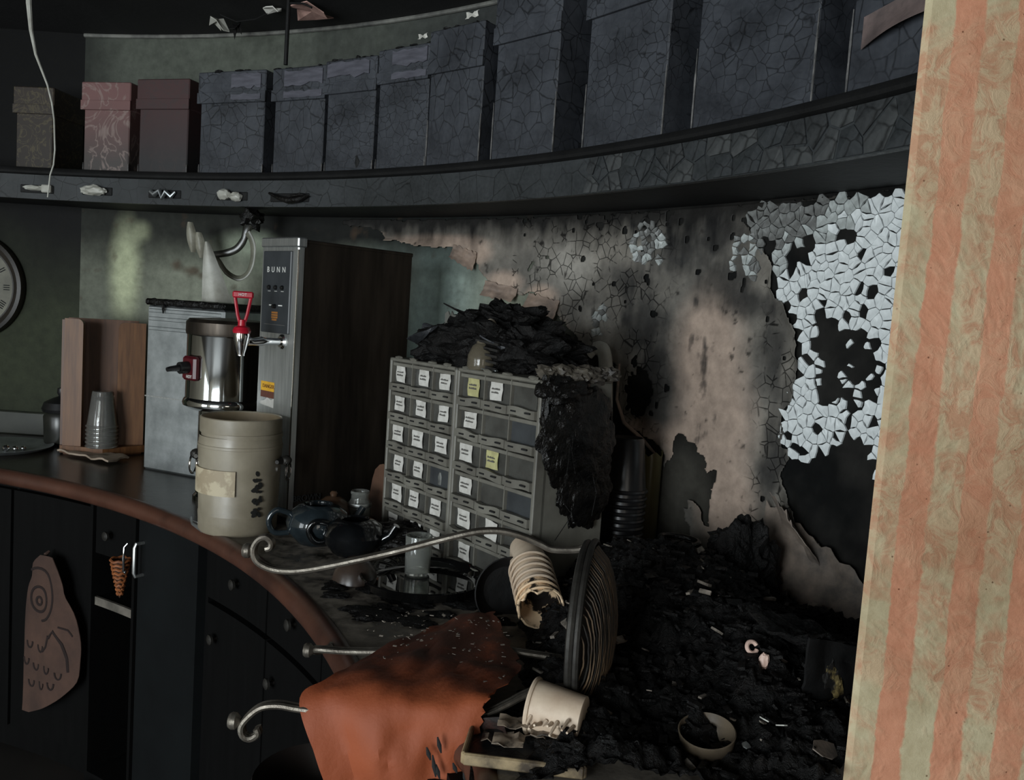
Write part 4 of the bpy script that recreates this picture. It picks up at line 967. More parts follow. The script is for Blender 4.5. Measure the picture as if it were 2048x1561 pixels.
G().sheet(cyl_patch(.0955, vb - R(88), vb - R(5), .098, .158), .003).obj('label_plate', m_label_plate, o)
g = G(); random.seed(4)
def leaf(a, z, q, s):
    pts = []
    for k in range(8):
        e = 2 * PI * k / 8; x = s * math.cos(e); y = s * .68 * math.sin(e); dx = x * math.cos(q) - y * math.sin(q); dz = x * math.sin(q) + y * math.cos(q)
        aa = a + dx / .096; pts.append((aa, z + dz))
    g.add([(r * math.cos(p), r * math.sin(p), zz) for r in (.0972, .0945) for p, zz in pts], [tuple(range(8))] + [(k, (k + 1) % 8, 8 + (k + 1) % 8, 8 + k) for k in range(8)])
for z0 in (.06, .085, .115, .142):
    for k in range(7): leaf(vb + R(26) + random.uniform(-.10, .09), z0 + random.uniform(-.009, .011), random.uniform(0, 3.1), random.uniform(.004, .0075))
g.obj('leaf_print', m_leaf, o, smooth=False)
for a in (vb + R(72), vb - R(112)):
    n = Vector((math.cos(a), math.sin(a), 0)); tt = Vector((-n.y, n.x, 0)); c_ = n * .098 + Vector((0, 0, .175))
    k = G().tube([c_ - tt * .03, c_ + n * .006, c_ + tt * .03], [.005, .010, .005], 10).blob(c_ + n * .014, (.013, .013, .013), 2, .1, 2, 3).obj('handle_mount', m_iron_dark, o)
    G().tube([c_ + n * .02 + tt * .019 * math.sin(b) + Vector((0, 0, -.024 + .024 * math.cos(b))) for b in np.linspace(0, 2 * PI, 28)[:-1]], .0026, 8, closed=True).obj('ring', m_chrome, k)

# ------------------------------------------------------------------ small-drawer cabinets
aC = .6827; A2 = Vector((.0563, 1.6203, ZC)); tl2 = Vector((-math.sin(aC), math.cos(aC), 0)); CWD = .2831; CH = .442; CD = .19
LAB = [["www", "www", "www", "ww.", "www", "www"], ["yw.", "w..", "wy.", "w..", "wb.", "w.."]]
for ci in range(2):
    o = thing('drawer_cabinet', ['grey plastic small-drawer cabinet with every drawer labelled, beside the steel tower', 'grey plastic small-drawer cabinet with mostly blank drawers and melted right side'][ci], 'drawer cabinet', A2 + tl2 * CWD * (1.5 - ci), aC - PI / 2, 'small-drawer cabinets on the counter')
    g = G(); w = CWD / 2 - .0006
    g.box(-w, w, .022, CD, .004, CH - .004); g.box(-w, -w + .009, 0, .03, 0, CH, b=.002); g.box(w - .009, w, 0, .03, 0, CH, b=.002)
    g.box(-w, w, 0, CD, CH - .008, CH, b=.002); g.box(-w, w, 0, .03, 0, .006, b=.002)
    rp = (CH - .014) / 6; cw = (2 * w - .018) / 3
    for k in (1, 2): g.box(-w + .009 + cw * k - .0015, -w + .009 + cw * k + .0015, .004, .03, .004, CH - .006)
    g.obj('frame', m_plastic, o)
    g = G(); random.seed(ci + 50)
    for k in range(4): g.blob((-w + (k + .5) * w / 2 + random.uniform(-.01, .01), .004, CH + .001), (.014, .006, .005), k, .4, 2, 2)
    g.obj('melted_beads', m_plastic, o)
    for r in range(6):
        for c in range(3):
            x0 = -w + .009 + cw * c + .0025; x1 = x0 + cw - .005; zb = .007 + rp * (5 - r); zt = zb + rp - .003
            kind = LAB[ci][r][c]
            d = G().box(x0, x1, .010, .018, zb + .014, zt - .006, b=.0015).obj('drawer', m_drawer_blue if (kind == '.' and (r + c) % 2) else m_drawer, o)
            sag = random.uniform(-.002, .002) * (1 + ci)
            G().sheet([[(x0 - .001 + (x1 - x0 + .002) * u / 8, -.004 - .002 * math.sin(u * .8), zb + .001 + .017 * v / 2 + sag * math.sin(u * .7)) for v in range(3)] for u in range(9)], -.013).obj('finger_lip', m_plastic, d)
            if r < 6: G().box(x0 - .001, x1 + .001, .004, .012, zt - .009, zt - .001, b=.001).obj('top_rail', m_plastic, d)
            g = G()
            for q in range(2):
                xx = x0 + (x1 - x0) * (.28 + .46 * q) + random.uniform(-.004, .004); g.box(xx - .008, xx + .008, -.0068, -.0045, zb + .0085, zb + .0118)
            g.obj('slot', m_slot, d)
            if kind != '.':
                lw, lh = random.uniform(.037, .046), random.uniform(.034, .040); xm = (x0 + x1) / 2 + random.uniform(-.01, .008); zm = (zb + .016 + zt) / 2 - .001; sk_ = random.uniform(-.08, .08)
                rows = [[(xm + lw * (u / 6 - .5) + sk_ * lh * (v / 5 - .5), .0085 - .0022 * abs(math.sin((u + v) * .7 + r)) - .001, zm + lh * (v / 5 - .5) + sk_ * lw * (u / 6 - .5) - (.006 * (u / 6) if kind == 'b' else 0)) for v in range(6)] for u in range(7)]
                lb = G().sheet(rows, .0006).obj('paper_label', m_paper_y if kind == 'y' else m_paper, d)
                if kind != 'b':
                    g = G()
                    for ln in range(2):
                        xa = xm - lw * random.uniform(.26, .36); xe = xm + lw * random.uniform(.2, .34)
                        while xa < xe:
                            l2 = random.uniform(.0008, .0016); hh = random.choice((.0026, .0026, .0038)); g.box(xa, xa + l2, .0032, .0040, zm + .003 - .0075 * ln, zm + .003 - .0075 * ln + hh); xa += l2 + random.choice((.0005, .0005, .0016))
                    g.obj('lettering', m_ink, lb)
            elif ci == 0: G().tube([((x0 + x1) / 2, .0095, zb + .022), ((x0 + x1) / 2, .0095, zb + .04), ((x0 + x1) / 2, .0095, zb + .05)], [.006, .007, .003], 8, sy=.3).obj('bottle_print', pm('pale_print', (110, 112, 108), (70, 72, 70), 40, .5), d)
    if ci == 1:
        g = G().blob((w + .006, .10, .33), (.026, .095, .10), 31, .22, 2.2, 5); g.blob((w + .006, .125, .235), (.018, .07, .085), 32, .3, 2.2, 5); g.blob((w + .004, .06, CH - .02), (.03, .06, .03), 33, .3, 2.2, 4); g.blob((w - .005, .012, .40), (.012, .01, .05), 34, .4, 2, 3)
        g.obj('melted_side', m_melt, o)
        random.seed(8)
        for k in range(4):
            y = random.uniform(.03, .18); z = random.uniform(.12, .30); G().tube([(w + .03, y, z + .05), (w + .045, y + random.uniform(-.02, .02), z + .02), (w + .035, y + random.uniform(-.02, .02), z - .03)], .0009, 5).obj('hanging_thread', m_char_lump, o)
        g = G()
        for k in range(6): g.blob((w - .02 + .012 * k, .03 + .022 * k, CH + .012 + .004 * (k % 2)), (.022, .02, .014), 60 + k, .5, 2.5, 3)
        g.obj('melted_foam_edge', pm('grey_brown_melt', (88, 82, 72), (44, 40, 36), 22, .55, bump=.6), o)

# burnt heap on top of the cabinets
hp0 = A2 + tl2 * .30 + Vector((math.cos(aC), math.sin(aC), 0)) * .11 + Vector((0, 0, CH))
o = thing('charred_heap', 'heap of charred collapsed papers on top of the drawer cabinets', 'debris heap', hp0, aC - PI / 2)
g = G(); g.blob((-.02, .0, .045), (.20, .095, .072), 41, .35, 2.6, 5, zmin=0); g.blob((.10, .01, .04), (.15, .085, .06), 42, .4, 2.6, 5, zmin=0); g.blob((-.15, .0, .03), (.10, .08, .06), 43, .35, 2.8, 5, zmin=0); g.blob((.0, .03, .09), (.13, .07, .05), 47, .5, 3, 5, zmin=0)
g.obj('charred_mass', m_char_lump, o)
random.seed(77)
for k in range(12):
    x = random.uniform(-.2, .2); z = .02 + .105 * max(0, 1 - abs(x) / .24) * random.uniform(.4, 1); y = random.uniform(-.09, -.03); L = random.uniform(.03, .08); q = random.uniform(-.5, .5)
    rows = [[(x + L * (u / 6 - .5) * math.cos(q), y - .03 * math.cos(u / 6 * 2) * (v / 3), z + L * (u / 6 - .5) * math.sin(q) + .012 * noise.noise(Vector((u, v, k))) + .01 * v / 3) for v in range(4)] for u in range(7)]
    G().sheet(rows, .003).obj('charred_sheet', m_char_lump if k % 3 else m_char, o)
G().box(-.245, -.17, -.045, -.03, .0, .055, Matrix.Rotation(R(8), 4, 'Y'), b=.004).obj('charred_board_piece', m_char, o)
rows = [[(-.17 + .05 * u / 6, -.02 + .004 * math.sin(u), .085 + .03 * v / 3 + .006 * math.sin(u * 2)) for v in range(4)] for u in range(7)]
G().sheet(rows, .003).obj('scorched_card', pm('scorched_card_grey', (104, 104, 96), (64, 64, 60), 14, .6), o)
for k in range(5): G().box(.05, .13, -.093, -.088, .012 + .013 * k, .017 + .013 * k, Matrix.Rotation(R(4), 4, 'Y')).obj('charred_slat', pm('char_slat', (40, 38, 36), (28, 27, 26), 20, .5), o)
bp = A2 + tl2 * .235 + Vector((math.cos(aC), math.sin(aC), 0)) * .03 + Vector((0, 0, CH))
o = thing('glass_bottle', 'small smoky glass bottle with white ball stopper on the drawer cabinets', 'bottle', bp, 0)
G().lathe([(0, 0), (.03, 0), (.032, .006), (.031, .03), (.022, .05), (.014, .056), (.013, .062), (.0, .062)], 28).obj('bottle_body', m_smokeglass, o)
G().tube([(0, 0, .06), (.004, 0, .072), (.010, -.002, .085)], [.004, .005, .008], 10).blob((.013, -.002, .096), (.014, .014, .014), 1, .06, 1, 3).obj('ball_stopper', pm('ivory_stopper', (176, 166, 150), (140, 130, 116), 20, .4), o)
o = tag(G().box(-.035, .055, -.004, .004, 0, .003, b=.001).obj('metal_strip', m_steel_dull), 'short flat metal strip lying in front of the small glass bottle', 'metal strip'); o.location = bp + Vector((-.0, -.025, .002)); o.rotation_euler = (0, 0, aC - PI / 2)

# ------------------------------------------------------------------ things in front of the tower and cabinets
o = thing('teapot', 'slate grey glazed teapot missing its lid, beside the cream canister', 'teapot', (-.435, 1.965, ZC), R(20))
G().lathe([(0, 0), (.045, 0), (.05, .006), (.07, .03), (.074, .05), (.066, .072), (.045, .088), (.034, .092), (.031, .089), (.03, .082), (.055, .06), (.05, .02), (0, .012)], 40).obj('body', m_glaze, o)
G().tube(smooth_pts([(-.066, 0, .07), (-.095, 0, .078), (-.112, 0, .055), (-.10, 0, .026), (-.066, 0, .024)], 5), .0068, 12).obj('handle', m_glaze, o)
G().tube([(.06, 0, .035), (.09, 0, .055), (.105, 0, .082)], [.014, .01, .008], 12).obj('spout', m_glaze, o)
o = thing('teapot', 'glossy black teapot with bright highlights in front of the slate teapot', 'teapot', (-.335, 1.895, ZC), R(-10))
G().lathe([(0, 0), (.045, 0), (.052, .006), (.068, .028), (.071, .045), (.06, .066), (.042, .077), (.033, .08), (.03, .076), (.05, .05), (0, .014)], 40).obj('body', m_glaze_black, o)
G().tube(smooth_pts([(-.06, 0, .06), (-.088, -.02, .066), (-.1, -.025, .045), (-.085, -.02, .02), (-.06, 0, .02)], 5), .0068, 12).obj('handle', m_glaze_black, o)
G().tube([(.055, 0, .03), (.085, .0, .05), (.098, 0, .074)], [.014, .01, .008], 12).obj('spout', m_glaze_black, o)
o = tag(G().blob((0, 0, .03), (.085, .05, .035), 91, .3, 2, 5, zmin=.002).blob((.07, .02, .03), (.06, .04, .03), 92, .4, 2, 4, zmin=.002).obj('melted_puddle', m_melt), 'black melted lump spreading from the teapots to the drawer cabinet', 'melted lump'); o.location = (-.265, 1.93, ZC)
o = thing('glass_jar', 'tall clear glass jar with metal band behind the black teapot', 'jar', (-.358, 2.075, ZC))
G().lathe([(0, 0), (.026, 0), (.028, .004), (.028, .075), (.022, .085), (.022, .095), (.024, .1), (.022, .105), (.0195, .1), (.0195, .085), (.0255, .072), (.0255, .006), (0, .004)], 32).obj('glass', m_glass, o)
G().lathe([(.0285, .066), (.0295, .068), (.0295, .074), (.0285, .076)], 32).obj('metal_band', m_steel, o)
o = thing('paddle', 'rounded brown wooden paddle leaning against the tower behind glass jar', 'paddle', (-.33, 2.13, ZC), R(-42))
G().prism([(-.03, 0), (.03, 0), (.032, .12), (.028, .145), (.014, .16), (0, .164), (-.014, .16), (-.028, .145), (-.032, .12)], 0, .006, Matrix.Rotation(R(80), 4, 'X')).obj('blade', pm('scorched_paddle_wood', (92, 66, 50), (66, 46, 36), 8, .45), o, smooth=False)
G().tube([(0, .002, .02), (0, -.012, .03)], .004, 8).obj('peg', m_wood_in, o)
o = thing('dome_lid', 'smoked amber dome lid between the slate teapot and glass jar', 'lid', (-.42, 2.06, ZC))
G().lathe([(.046, 0), (.048, .003), (.044, .05), (.036, .075), (.02, .088), (0, .092), (0, .089), (.034, .072), (.044, .004)], 32).obj('dome', m_amber, o)
G().lathe([(0, .090), (.008, .091), (.010, .098), (.006, .103), (0, .104)], 16).obj('knob', m_amber, o)
o = thing('round_tray', 'round glossy black tray with water standing in front of the drawer cabinet', 'tray', (-.155, 1.685, ZC))
G().lathe([(0, 0), (.10, 0), (.118, .008), (.124, .022), (.127, .026), (.124, .028), (.118, .022), (.112, .012), (.098, .007), (0, .007)], 64).obj('tray_body', m_trayblack, o)
t = NT('standing_water'); t.base(lin(20, 20, 20)); t.rough(.03); v = t.coord(); t.bump(t.noise(v, 9, 2), .02, .002); G().lathe([(0, .010), (.105, .010), (.105, .0075), (0, .0075)], 48).obj('water_film', t.m, o)
o = thing('drinking_glass', 'small straight clear glass tumbler standing on the round black tray', 'glass', (-.172, 1.735, ZC + .011))
G().lathe([(0, 0), (.0235, 0), (.026, .003), (.028, .082), (.0275, .0835), (.026, .082), (.0235, .008), (0, .007)], 36).obj('glass_wall', m_glass, o)
o = thing('upturned_bowl', 'small upturned dark brown bowl left of the round black tray', 'bowl', (-.295, 1.70, ZC))
G().lathe([(.045, 0), (.047, .002), (.042, .022), (.03, .038), (.018, .043), (.018, .047), (.015, .047), (0, .045), (0, .041), (.028, .034), (.044, .002)], 36).obj('bowl_wall', pm('dark_brown_bowl', (66, 54, 46), (44, 36, 32), 9, .3), o)
o = tag(G().tube([(-.715, 1.985, ZC + .003), (-.76, 2.04, ZC + .003), (-.775, 2.075, ZC + .005)], [.006, .004, .008], 8, sy=.4).obj('teaspoon', m_steel_dull), 'dull metal teaspoon lying left of the cream canister', 'spoon')

# stack of blackened cups, rims down
for k in range(11):
    c = thing('blackened_cup', (['lowest', 'second', 'third', 'fourth', 'fifth', 'sixth', 'seventh', 'eighth', 'ninth', 'tenth', 'topmost'][k] + ' blackened cup, counted from below, in tall upside-down stack by drawer cabinets'), 'cup', (.262 + .0006 * k, 1.90, ZC + .02 + .0165 * k), 0, 'blackened cups in the tall stack')
    G().lathe([(.048, 0), (.0525, -.001), (.0545, .003), (.0525, .007), (.049, .008), (.037, .118), (.034, .122), (0, .122), (0, .119), (.034, .119), (.046, .008), (.046, 0)], 32).obj('cup_wall', m_cupblack if k % 4 else m_blackplastic, c)
o = tag(G().tube([(.205, 1.80, 1.33), (.222, 1.84, 1.25), (.215, 1.845, 1.16), (.195, 1.835, 1.08), (.188, 1.83, 1.02), (.192, 1.83, .93)], .005, 8).obj('melted_cable', m_melt), 'black melted cable hanging down the melted cabinet side', 'cable')

# ------------------------------------------------------------------ tipped scroll-legged basket stand
RC_ = Vector((.125, 1.21, 1.035))
o = thing('basket_stand', 'pewter scroll-legged basket stand lying tipped on its side', 'stand', RC_)
def rel(ps): return [Vector(p) - RC_ for p in ps]
LEG1 = [(.127, 1.235, 1.148), (.11, 1.24, 1.141), (.076, 1.245, 1.138), (.057, 1.25, 1.144), (.027, 1.25, 1.154), (-.004, 1.25, 1.159), (-.037, 1.25, 1.156), (-.078, 1.25, 1.144), (-.152, 1.255, 1.118), (-.227, 1.26, 1.094), (-.287, 1.26, 1.078), (-.321, 1.26, 1.073), (-.348, 1.26, 1.075), (-.368, 1.26, 1.085), (-.374, 1.26, 1.102), (-.368, 1.26, 1.117), (-.357, 1.26, 1.123), (-.348, 1.26, 1.117), (-.348, 1.26, 1.108), (-.355, 1.26, 1.105)]
LEG2 = [(.135, 1.29, .950), (.009, 1.3, .956), (-.07, 1.3, .953), (-.172, 1.3, .941), (-.235, 1.3, .937), (-.278, 1.3, .937), (-.288, 1.32, .926), (-.285, 1.345, .915), (-.27, 1.35, .92), (-.265, 1.335, .93)]
LEG3 = [(.124, 1.16, .967), (.088, 1.15, .966), (.06, 1.14, .965), (.04, 1.13, .96), (.02, 1.12, .952), (-.014, 1.11, .940), (-.088, 1.1, .934), (-.189, 1.1, .934), (-.254, 1.1, .937), (-.283, 1.1, .940), (-.306, 1.1, .936), (-.322, 1.1, .923), (-.332, 1.1, .908), (-.33, 1.1, .895), (-.32, 1.1, .891), (-.31, 1.1, .898), (-.312, 1.1, .906)]
for L, ft, ax in ((LEG1, (-.386, 1.26, 1.10), (-1, 0, 0)), (LEG2, (-.296, 1.3, .934), (-1, 0, 0)), (LEG3, (-.346, 1.1, .913), (-1, 0, 0))):
    P = smooth_pts(rel(L)); lg = G()
    for s in (-1, 1): lg.tube([p + Vector((0, s * .0042, 0)) for p in P], .0046, 8)
    lg.tube(P, .0036, 8)
    lg = lg.obj('leg', m_iron, o)
    f = Vector(ft) - RC_; a = Vector(ax)
    G().tube([f - a * .012, f - a * .006, f, f + a * .004], [.005, .011, .0115, .009], 16).obj('foot_pad', m_iron, lg)
axr = Vector((1, -.22, .02)).normalized(); e1 = Vector((0, 0, 1)); e1 = (e1 - axr * e1.dot(axr)).normalized(); e2 = axr.cross(e1)
RR = .121
rg = G().tube([e1 * RR * math.cos(b) + e2 * RR * math.sin(b) for b in np.linspace(0, 2 * PI, 61)[:-1]], .0062, 8, closed=True).tube([e1 * RR * 1.03 * math.cos(b) + e2 * RR * 1.03 * math.sin(b) + axr * .01 for b in np.linspace(0, 2 * PI, 61)[:-1]], .005, 8, closed=True).obj('rim_hoop', m_iron_dark, o)
# shallow woven basket: separate strands plus a dark bowl behind them
bk = G().add(*(lambda n, m: ([e1 * (RR - .004) * math.sin(PI / 2 * i / m) * math.cos(2 * PI * j / n) + e2 * (RR - .004) * math.sin(PI / 2 * i / m) * math.sin(2 * PI * j / n) + axr * (.002 + .043 * math.cos(PI / 2 * i / m)) for i in range(m + 1) for j in range(n)], [(i * n + j, i * n + (j + 1) % n, (i + 1) * n + (j + 1) % n, (i + 1) * n + j) for i in range(m) for j in range(n)]))(40, 10)).obj('basket_bowl', pm('charred_basket', (16, 14, 12), (30, 26, 22), 20, .7, bump=.4), o)
random.seed(12)
for k in range(44):
    y = -RR * .95 + 1.9 * RR * k / 43; half = math.sqrt(max(RR ** 2 - y * y, 0)) * .98; pts = []
    for i in range(13):
        z = half * (2 * i / 12 - 1); q = max(0, 1 - (y * y + z * z) / RR ** 2) ** .5; pts.append(e1 * z + e2 * (y + random.uniform(-.0007, .0007)) + axr * (.005 + .045 * q + random.uniform(-.0005, .001)))
    G().tube(pts, .0012, 5).obj('wicker_strand', m_wicker if k % 3 else m_iron_dark, bk)

# ------------------------------------------------------------------ orange cloth draped over the stand legs
t = NT('orange_nonwoven_cloth'); v = t.coord(); n = t.noise(v, 6, 5); n2 = t.noise(v, 160, 3); n3 = t.noise(v, 16, 5, .7)
sep = t.new('ShaderNodeSeparateXYZ'); t.link(v, sep.inputs[0])
c = t.ramp(n, [(.3, lin(130, 61, 29)), (.7, lin(148, 74, 40))])
sootm = t.math('MULTIPLY', t.ramp(n3, [(.22, (0, 0, 0)), (.5, (1, 1, 1))]), t.ramp(t.math('ADD', sep.outputs[1], .5), [(.42, (.0, .0, .0)), (.52, (.8, .8, .8))]))
c = t.mix(sootm, c, lin(56, 28, 18)); t.base(c); t.rough(.7); t.bump(t.math('ADD', t.math('MULTIPLY', n, .8), t.math('MULTIPLY', n2, .3)), .3, .006)
m_cloth = t.m
CLR = [[(-.102, 1.39, .945), (-.055, 1.438, .95), (-.007, 1.453, .955)], [(-.187, 1.246, .95), (-.083, 1.271, .958), (.026, 1.306, .955)], [(-.226, 1.146, .952), (-.096, 1.175, .962), (.037, 1.215, .952)], [(-.257, 1.105, .943), (-.124, 1.090, .956), (.002, 1.105, .961)], [(-.23, 1.083, .895), (-.117, 1.072, .914), (-.014, 1.085, .931)], [(-.206, 1.085, .833), (-.108, 1.072, .852), (-.025, 1.09, .883)], [(-.182, 1.09, .771), (-.098, 1.08, .783), (-.012, 1.09, .805)], [(-.17, 1.09, .70), (-.095, 1.085, .71), (-.018, 1.09, .73)]]
cols_ = [smooth_pts([r[j] for r in CLR], 7) for j in range(3)]
rows = []
for i in range(len(cols_[0])):
    r3 = smooth_pts([cols_[0][i], cols_[1][i], cols_[2][i]], 14); row = []
    for j, p in enumerate(r3):
        w = noise.noise(Vector((p.x * 16, p.y * 10, p.z * 9 + 4))) * .016 + noise.noise(Vector((p.x * 40, p.y * 28, p.z * 22))) * .006
        hang = min(1, max(0, (.955 - p.z) / .05))
        q = p + Vector((0, -1, 0)) * (abs(w) * 1.2 + .006 * math.sin(p.x * 60 + p.z * 25)) * hang + Vector((0, 0, abs(w) + .004)) * (1 - hang)
        ed = (1 if j == len(r3) - 1 else 0) * random.uniform(-.006, .006); row.append(q + Vector((ed, 0, 0)))
    rows.append(row)
ocl = thing('orange_cloth', 'orange cloth bag draped over the tipped stand and counter edge', 'cloth', (-.1, 1.2, ZC))
b0 = Vector((-.1, 1.2, ZC))
G().sheet([[p - b0 for p in r] for r in rows], .0015).obj('sheet', m_cloth, ocl)
rows = [[(.004 - .05 * u / 8 + .02 * v / 8 - .012 * math.sin(PI * u / 8), 1.10 + .012 * math.sin(PI * u / 8) - .01, .957 - .026 * u / 8 - .055 * v / 8 * (1 - .3 * u / 8)) for v in range(9)] for u in range(9)]
G().sheet([[Vector(p) - b0 + Vector((.012, -.012, -.002)) for p in r] for r in rows], .0015).obj('burnt_fold', pm('burnt_brown_fold', (74, 34, 20), (20, 12, 8), 12, .6, lo=.4, hi=.6, bump=.3), ocl)
g = G(); random.seed(3)
for k in range(6):
    x = random.uniform(-.08, -.02); z = random.uniform(.84, .92); s = random.uniform(.006, .016)
    g.tube([Vector((x, 1.060, z + s)) - b0, Vector((x + .003, 1.059, z)) - b0, Vector((x + .006, 1.060, z - s)) - b0], [.001, .003, .001], 6, sy=.4)
g.obj('burn_slit', m_slot, ocl)

# ------------------------------------------------------------------ white paper cups
axc = Vector((.16, -.93, -.30)).normalized(); upc = Vector((.045, 1.62, 1.035))
for k in range(8):
    last = k == 7
    c = thing('paper_cup', (['innermost', 'second', 'third', 'fourth', 'fifth', 'sixth', 'seventh', ''][k] + ' white paper cup from the back of the leaning stack behind the basket') if not last else 'outermost scorched white cup of the leaning stack, mouth burnt open', 'cup', group='white paper cups in leaning stack', M=lookM(upc + axc * .018 * k, axc))
    def fn(p, a, k=k):
        if k == 7 and p.z > .05: p.z -= max(0, .028 * noise.noise(Vector((math.cos(a) * 2, math.sin(a) * 2, 1))) + .01)
        return p
    G().lathe([(0, 0), (.027, 0), (.029, .001), (.0385, .072), (.041, .073), (.042, .0755), (.0405, .078), (.038, .077), (.0265, .004), (0, .003)], 40, fn=fn).obj('cup_wall', m_cup if k < 5 else m_cup_burn, c)
o = tag(G().lathe([(0, 0), (.045, .002), (.06, .012), (.066, .03), (.064, .031), (.056, .016), (.043, .006), (0, .004)], 36).obj('black_bowl', m_black), 'black bowl standing on edge left of the leaning white cups', 'bowl'); o.matrix_world = lookM((.012, 1.575, .965), (.25, -.9, .1))
o = thing('paper_cup', 'pale paper cup lying on its side below the wicker basket', 'cup', M=lookM((.122, 1.065, .965), (-1, .35, .05)))
G().lathe([(0, 0), (.0275, 0), (.029, .001), (.0345, .066), (.0368, .067), (.0378, .0695), (.0362, .072), (.034, .071), (.0265, .004), (0, .003)], 40).obj('cup_wall', m_cup, o)
g = G(); random.seed(5)
for k in range(9):
    z = .006 + .007 * k; g.tube([(.033 - .00 * k, random.uniform(-.01, .01) + .0, z), (.040 + random.uniform(0, .018), random.uniform(-.006, .006), z + .002)], [.003, .0016], 6)
G().add(g.v, g.f).obj('melted_drips', m_cup, o)
cb = o

# shallow burnt tray with scraps at the bottom
o = thing('burnt_tray', 'shallow pale-edged tray of burnt paper below the lying cup', 'tray', (.05, 1.05, ZC + .004), R(-6))
g = G().box(-.075, .075, -.05, .05, 0, .004, b=.001)
G().add(g.v, g.f).obj('tray_base', m_char, o)
for (x0, x1, y0, y1) in ((-.075, .075, -.053, -.047), (-.075, .075, .047, .053), (-.078, -.072, -.05, .05), (.072, .078, -.05, .05)):
    G().box(x0, x1, y0, y1, 0, .016, b=.002).obj('tray_edge', pm('pale_tray_edge', (150, 132, 100), (60, 50, 38), 16, .5, lo=.4, hi=.6), o)
random.seed(14)
for k in range(5):
    x, y = random.uniform(-.05, .05), random.uniform(-.03, .03); rows = [[(x + .04 * (u / 5 - .5), y + .03 * (v / 4 - .5), .008 + .006 * k + .008 * noise.noise(Vector((u * .6, v * .6, k * 5)))) for v in range(5)] for u in range(6)]
    G().sheet(rows, .001).obj('burnt_paper', pm('half_burnt_paper', (150, 134, 116), (26, 22, 20), 20, .6, lo=.44, hi=.56), o)
# ------------------------------------------------------------------ charred end of the counter
XA, YA = np.meshgrid(np.linspace(-.02, .80, 210), np.linspace(.972, 1.92, 240), indexing='ij')
dw = RW - np.hypot(XA - CW[0], YA - CW[1]); df = np.hypot(XA - CC[0], YA - CC[1]) - RC
hm = .012 + .022 * (fbm(XA, YA, 31, 7) + .7) + .022 * np.abs(fbm(XA, YA, 32, 22)) + .010 * np.abs(fbm(XA, YA, 33, 60, 3))
for (x, y, r, h) in ((.30, 1.62, .13, .075), (.42, 1.55, .12, .06), (.34, 1.36, .12, .05), (.22, 1.45, .10, .05), (.14, 1.36, .07, .03), (.46, 1.30, .10, .04), (.20, 1.78, .10, .03), (.36, 1.16, .10, .035)):
    hm += h * np.exp(-((XA - x) ** 2 + (YA - y) ** 2) / r ** 2)
edge = np.clip((XA - .03 - .05 * fbm(XA, YA, 34, 9)) / .10, 0, 1) * np.clip((1.86 - YA) / .08, 0, 1) * np.clip(dw / .03, 0, 1)
hm = hm * edge - .004 * (1 - edge)
ok = (dw > .004) & ~((YA < 1.16) & (XA > .425 + np.maximum(0, YA - 1.0) * 1.2))
id_ = -np.ones(ok.shape, int); id_[ok] = np.arange(ok.sum())
qq = ok[:-1, :-1] & ok[1:, :-1] & ok[1:, 1:] & ok[:-1, 1:]
me = bpy.data.meshes.new('charred_debris'); me.from_pydata(np.stack([XA[ok], YA[ok], ZC + hm[ok]], -1).tolist(), [], np.stack([id_[:-1, :-1][qq], id_[1:, :-1][qq], id_[1:, 1:][qq], id_[:-1, 1:][qq]], -1).tolist()); me.update()
me.polygons.foreach_set('use_smooth', [True] * len(me.polygons))
t = NT('wet_black_char'); v = t.coord(); n = t.noise(v, 30, 6, .7); n2 = t.noise(v, 130, 4, .7)
t.base(t.ramp(n, [(.35, lin(5, 5, 5)), (.6, lin(14, 12, 11)), (.8, lin(34, 29, 25))])); t.b.inputs['Specular IOR Level'].default_value = .25; t.rough(t.ramp(n2, [(.35, (.35, .35, .35)), (.6, (.85, .85, .85))])); t.bump(t.math('ADD', n, t.math('MULTIPLY', n2, .6)), .9, .012)
me.materials.append(t.m); m_wet = t.m
db = bpy.data.objects.new('charred_debris', me); COL.objects.link(db); tag(db, 'bed of wet black charred debris covering the right end of counter', 'debris', kind='stuff')
def ground(x, y):
    i = int(round((x + .02) / .82 * 209)); j = int(round((y - .972) / .948 * 239)); i = min(max(i, 0), 209); j = min(max(j, 0), 239)
    return ZC + max(float(hm[i, j]), 0.0)
# loose chips, ash and splinters
g = G(); g2 = G(); random.seed(99)
for k in range(1500):
    x = random.uniform(.06, .62); y = random.uniform(.98, 1.84)
    if RW - math.hypot(x - CW[0], y - CW[1]) < .03 or (y < 1.17 and x > .41 + max(0, y - 1.0) * 1.2): continue
    z = ground(x, y); s = random.uniform(.003, .013); M = Matrix.Translation((x, y, z + s * .2)) @ Matrix.Rotation(random.uniform(0, 6.3), 4, 'Z') @ Matrix.Rotation(random.uniform(-.8, .8), 4, 'X')
    (g if random.random() < .93 else g2).box(-s, s, -s * random.uniform(.2, .7), s * .4, -s * .1, s * .25, M)
tag(g.obj('char_chips', m_char_lump, smooth=False), 'scattered black char chips over the debris bed', 'debris', kind='stuff')
for k in range(170):      # pale ash flecks on cloth and counter
    x = random.uniform(-.22, .02); y = random.uniform(1.15, 1.42)
    if math.hypot(x - CC[0], y - CC[1]) < RC + .02: continue
    s = random.uniform(.0006, .0025); M = Matrix.Translation((x, y, .966 + (y - 1.15) * .01)) @ Matrix.Rotation(random.uniform(0, 6.3), 4, 'Z') @ Matrix.Rotation(random.uniform(-.8, .8), 4, 'X')
    g2.box(-s * 1.5, s * 1.5, -s * .6, s * .6, 0, s * .4, M)
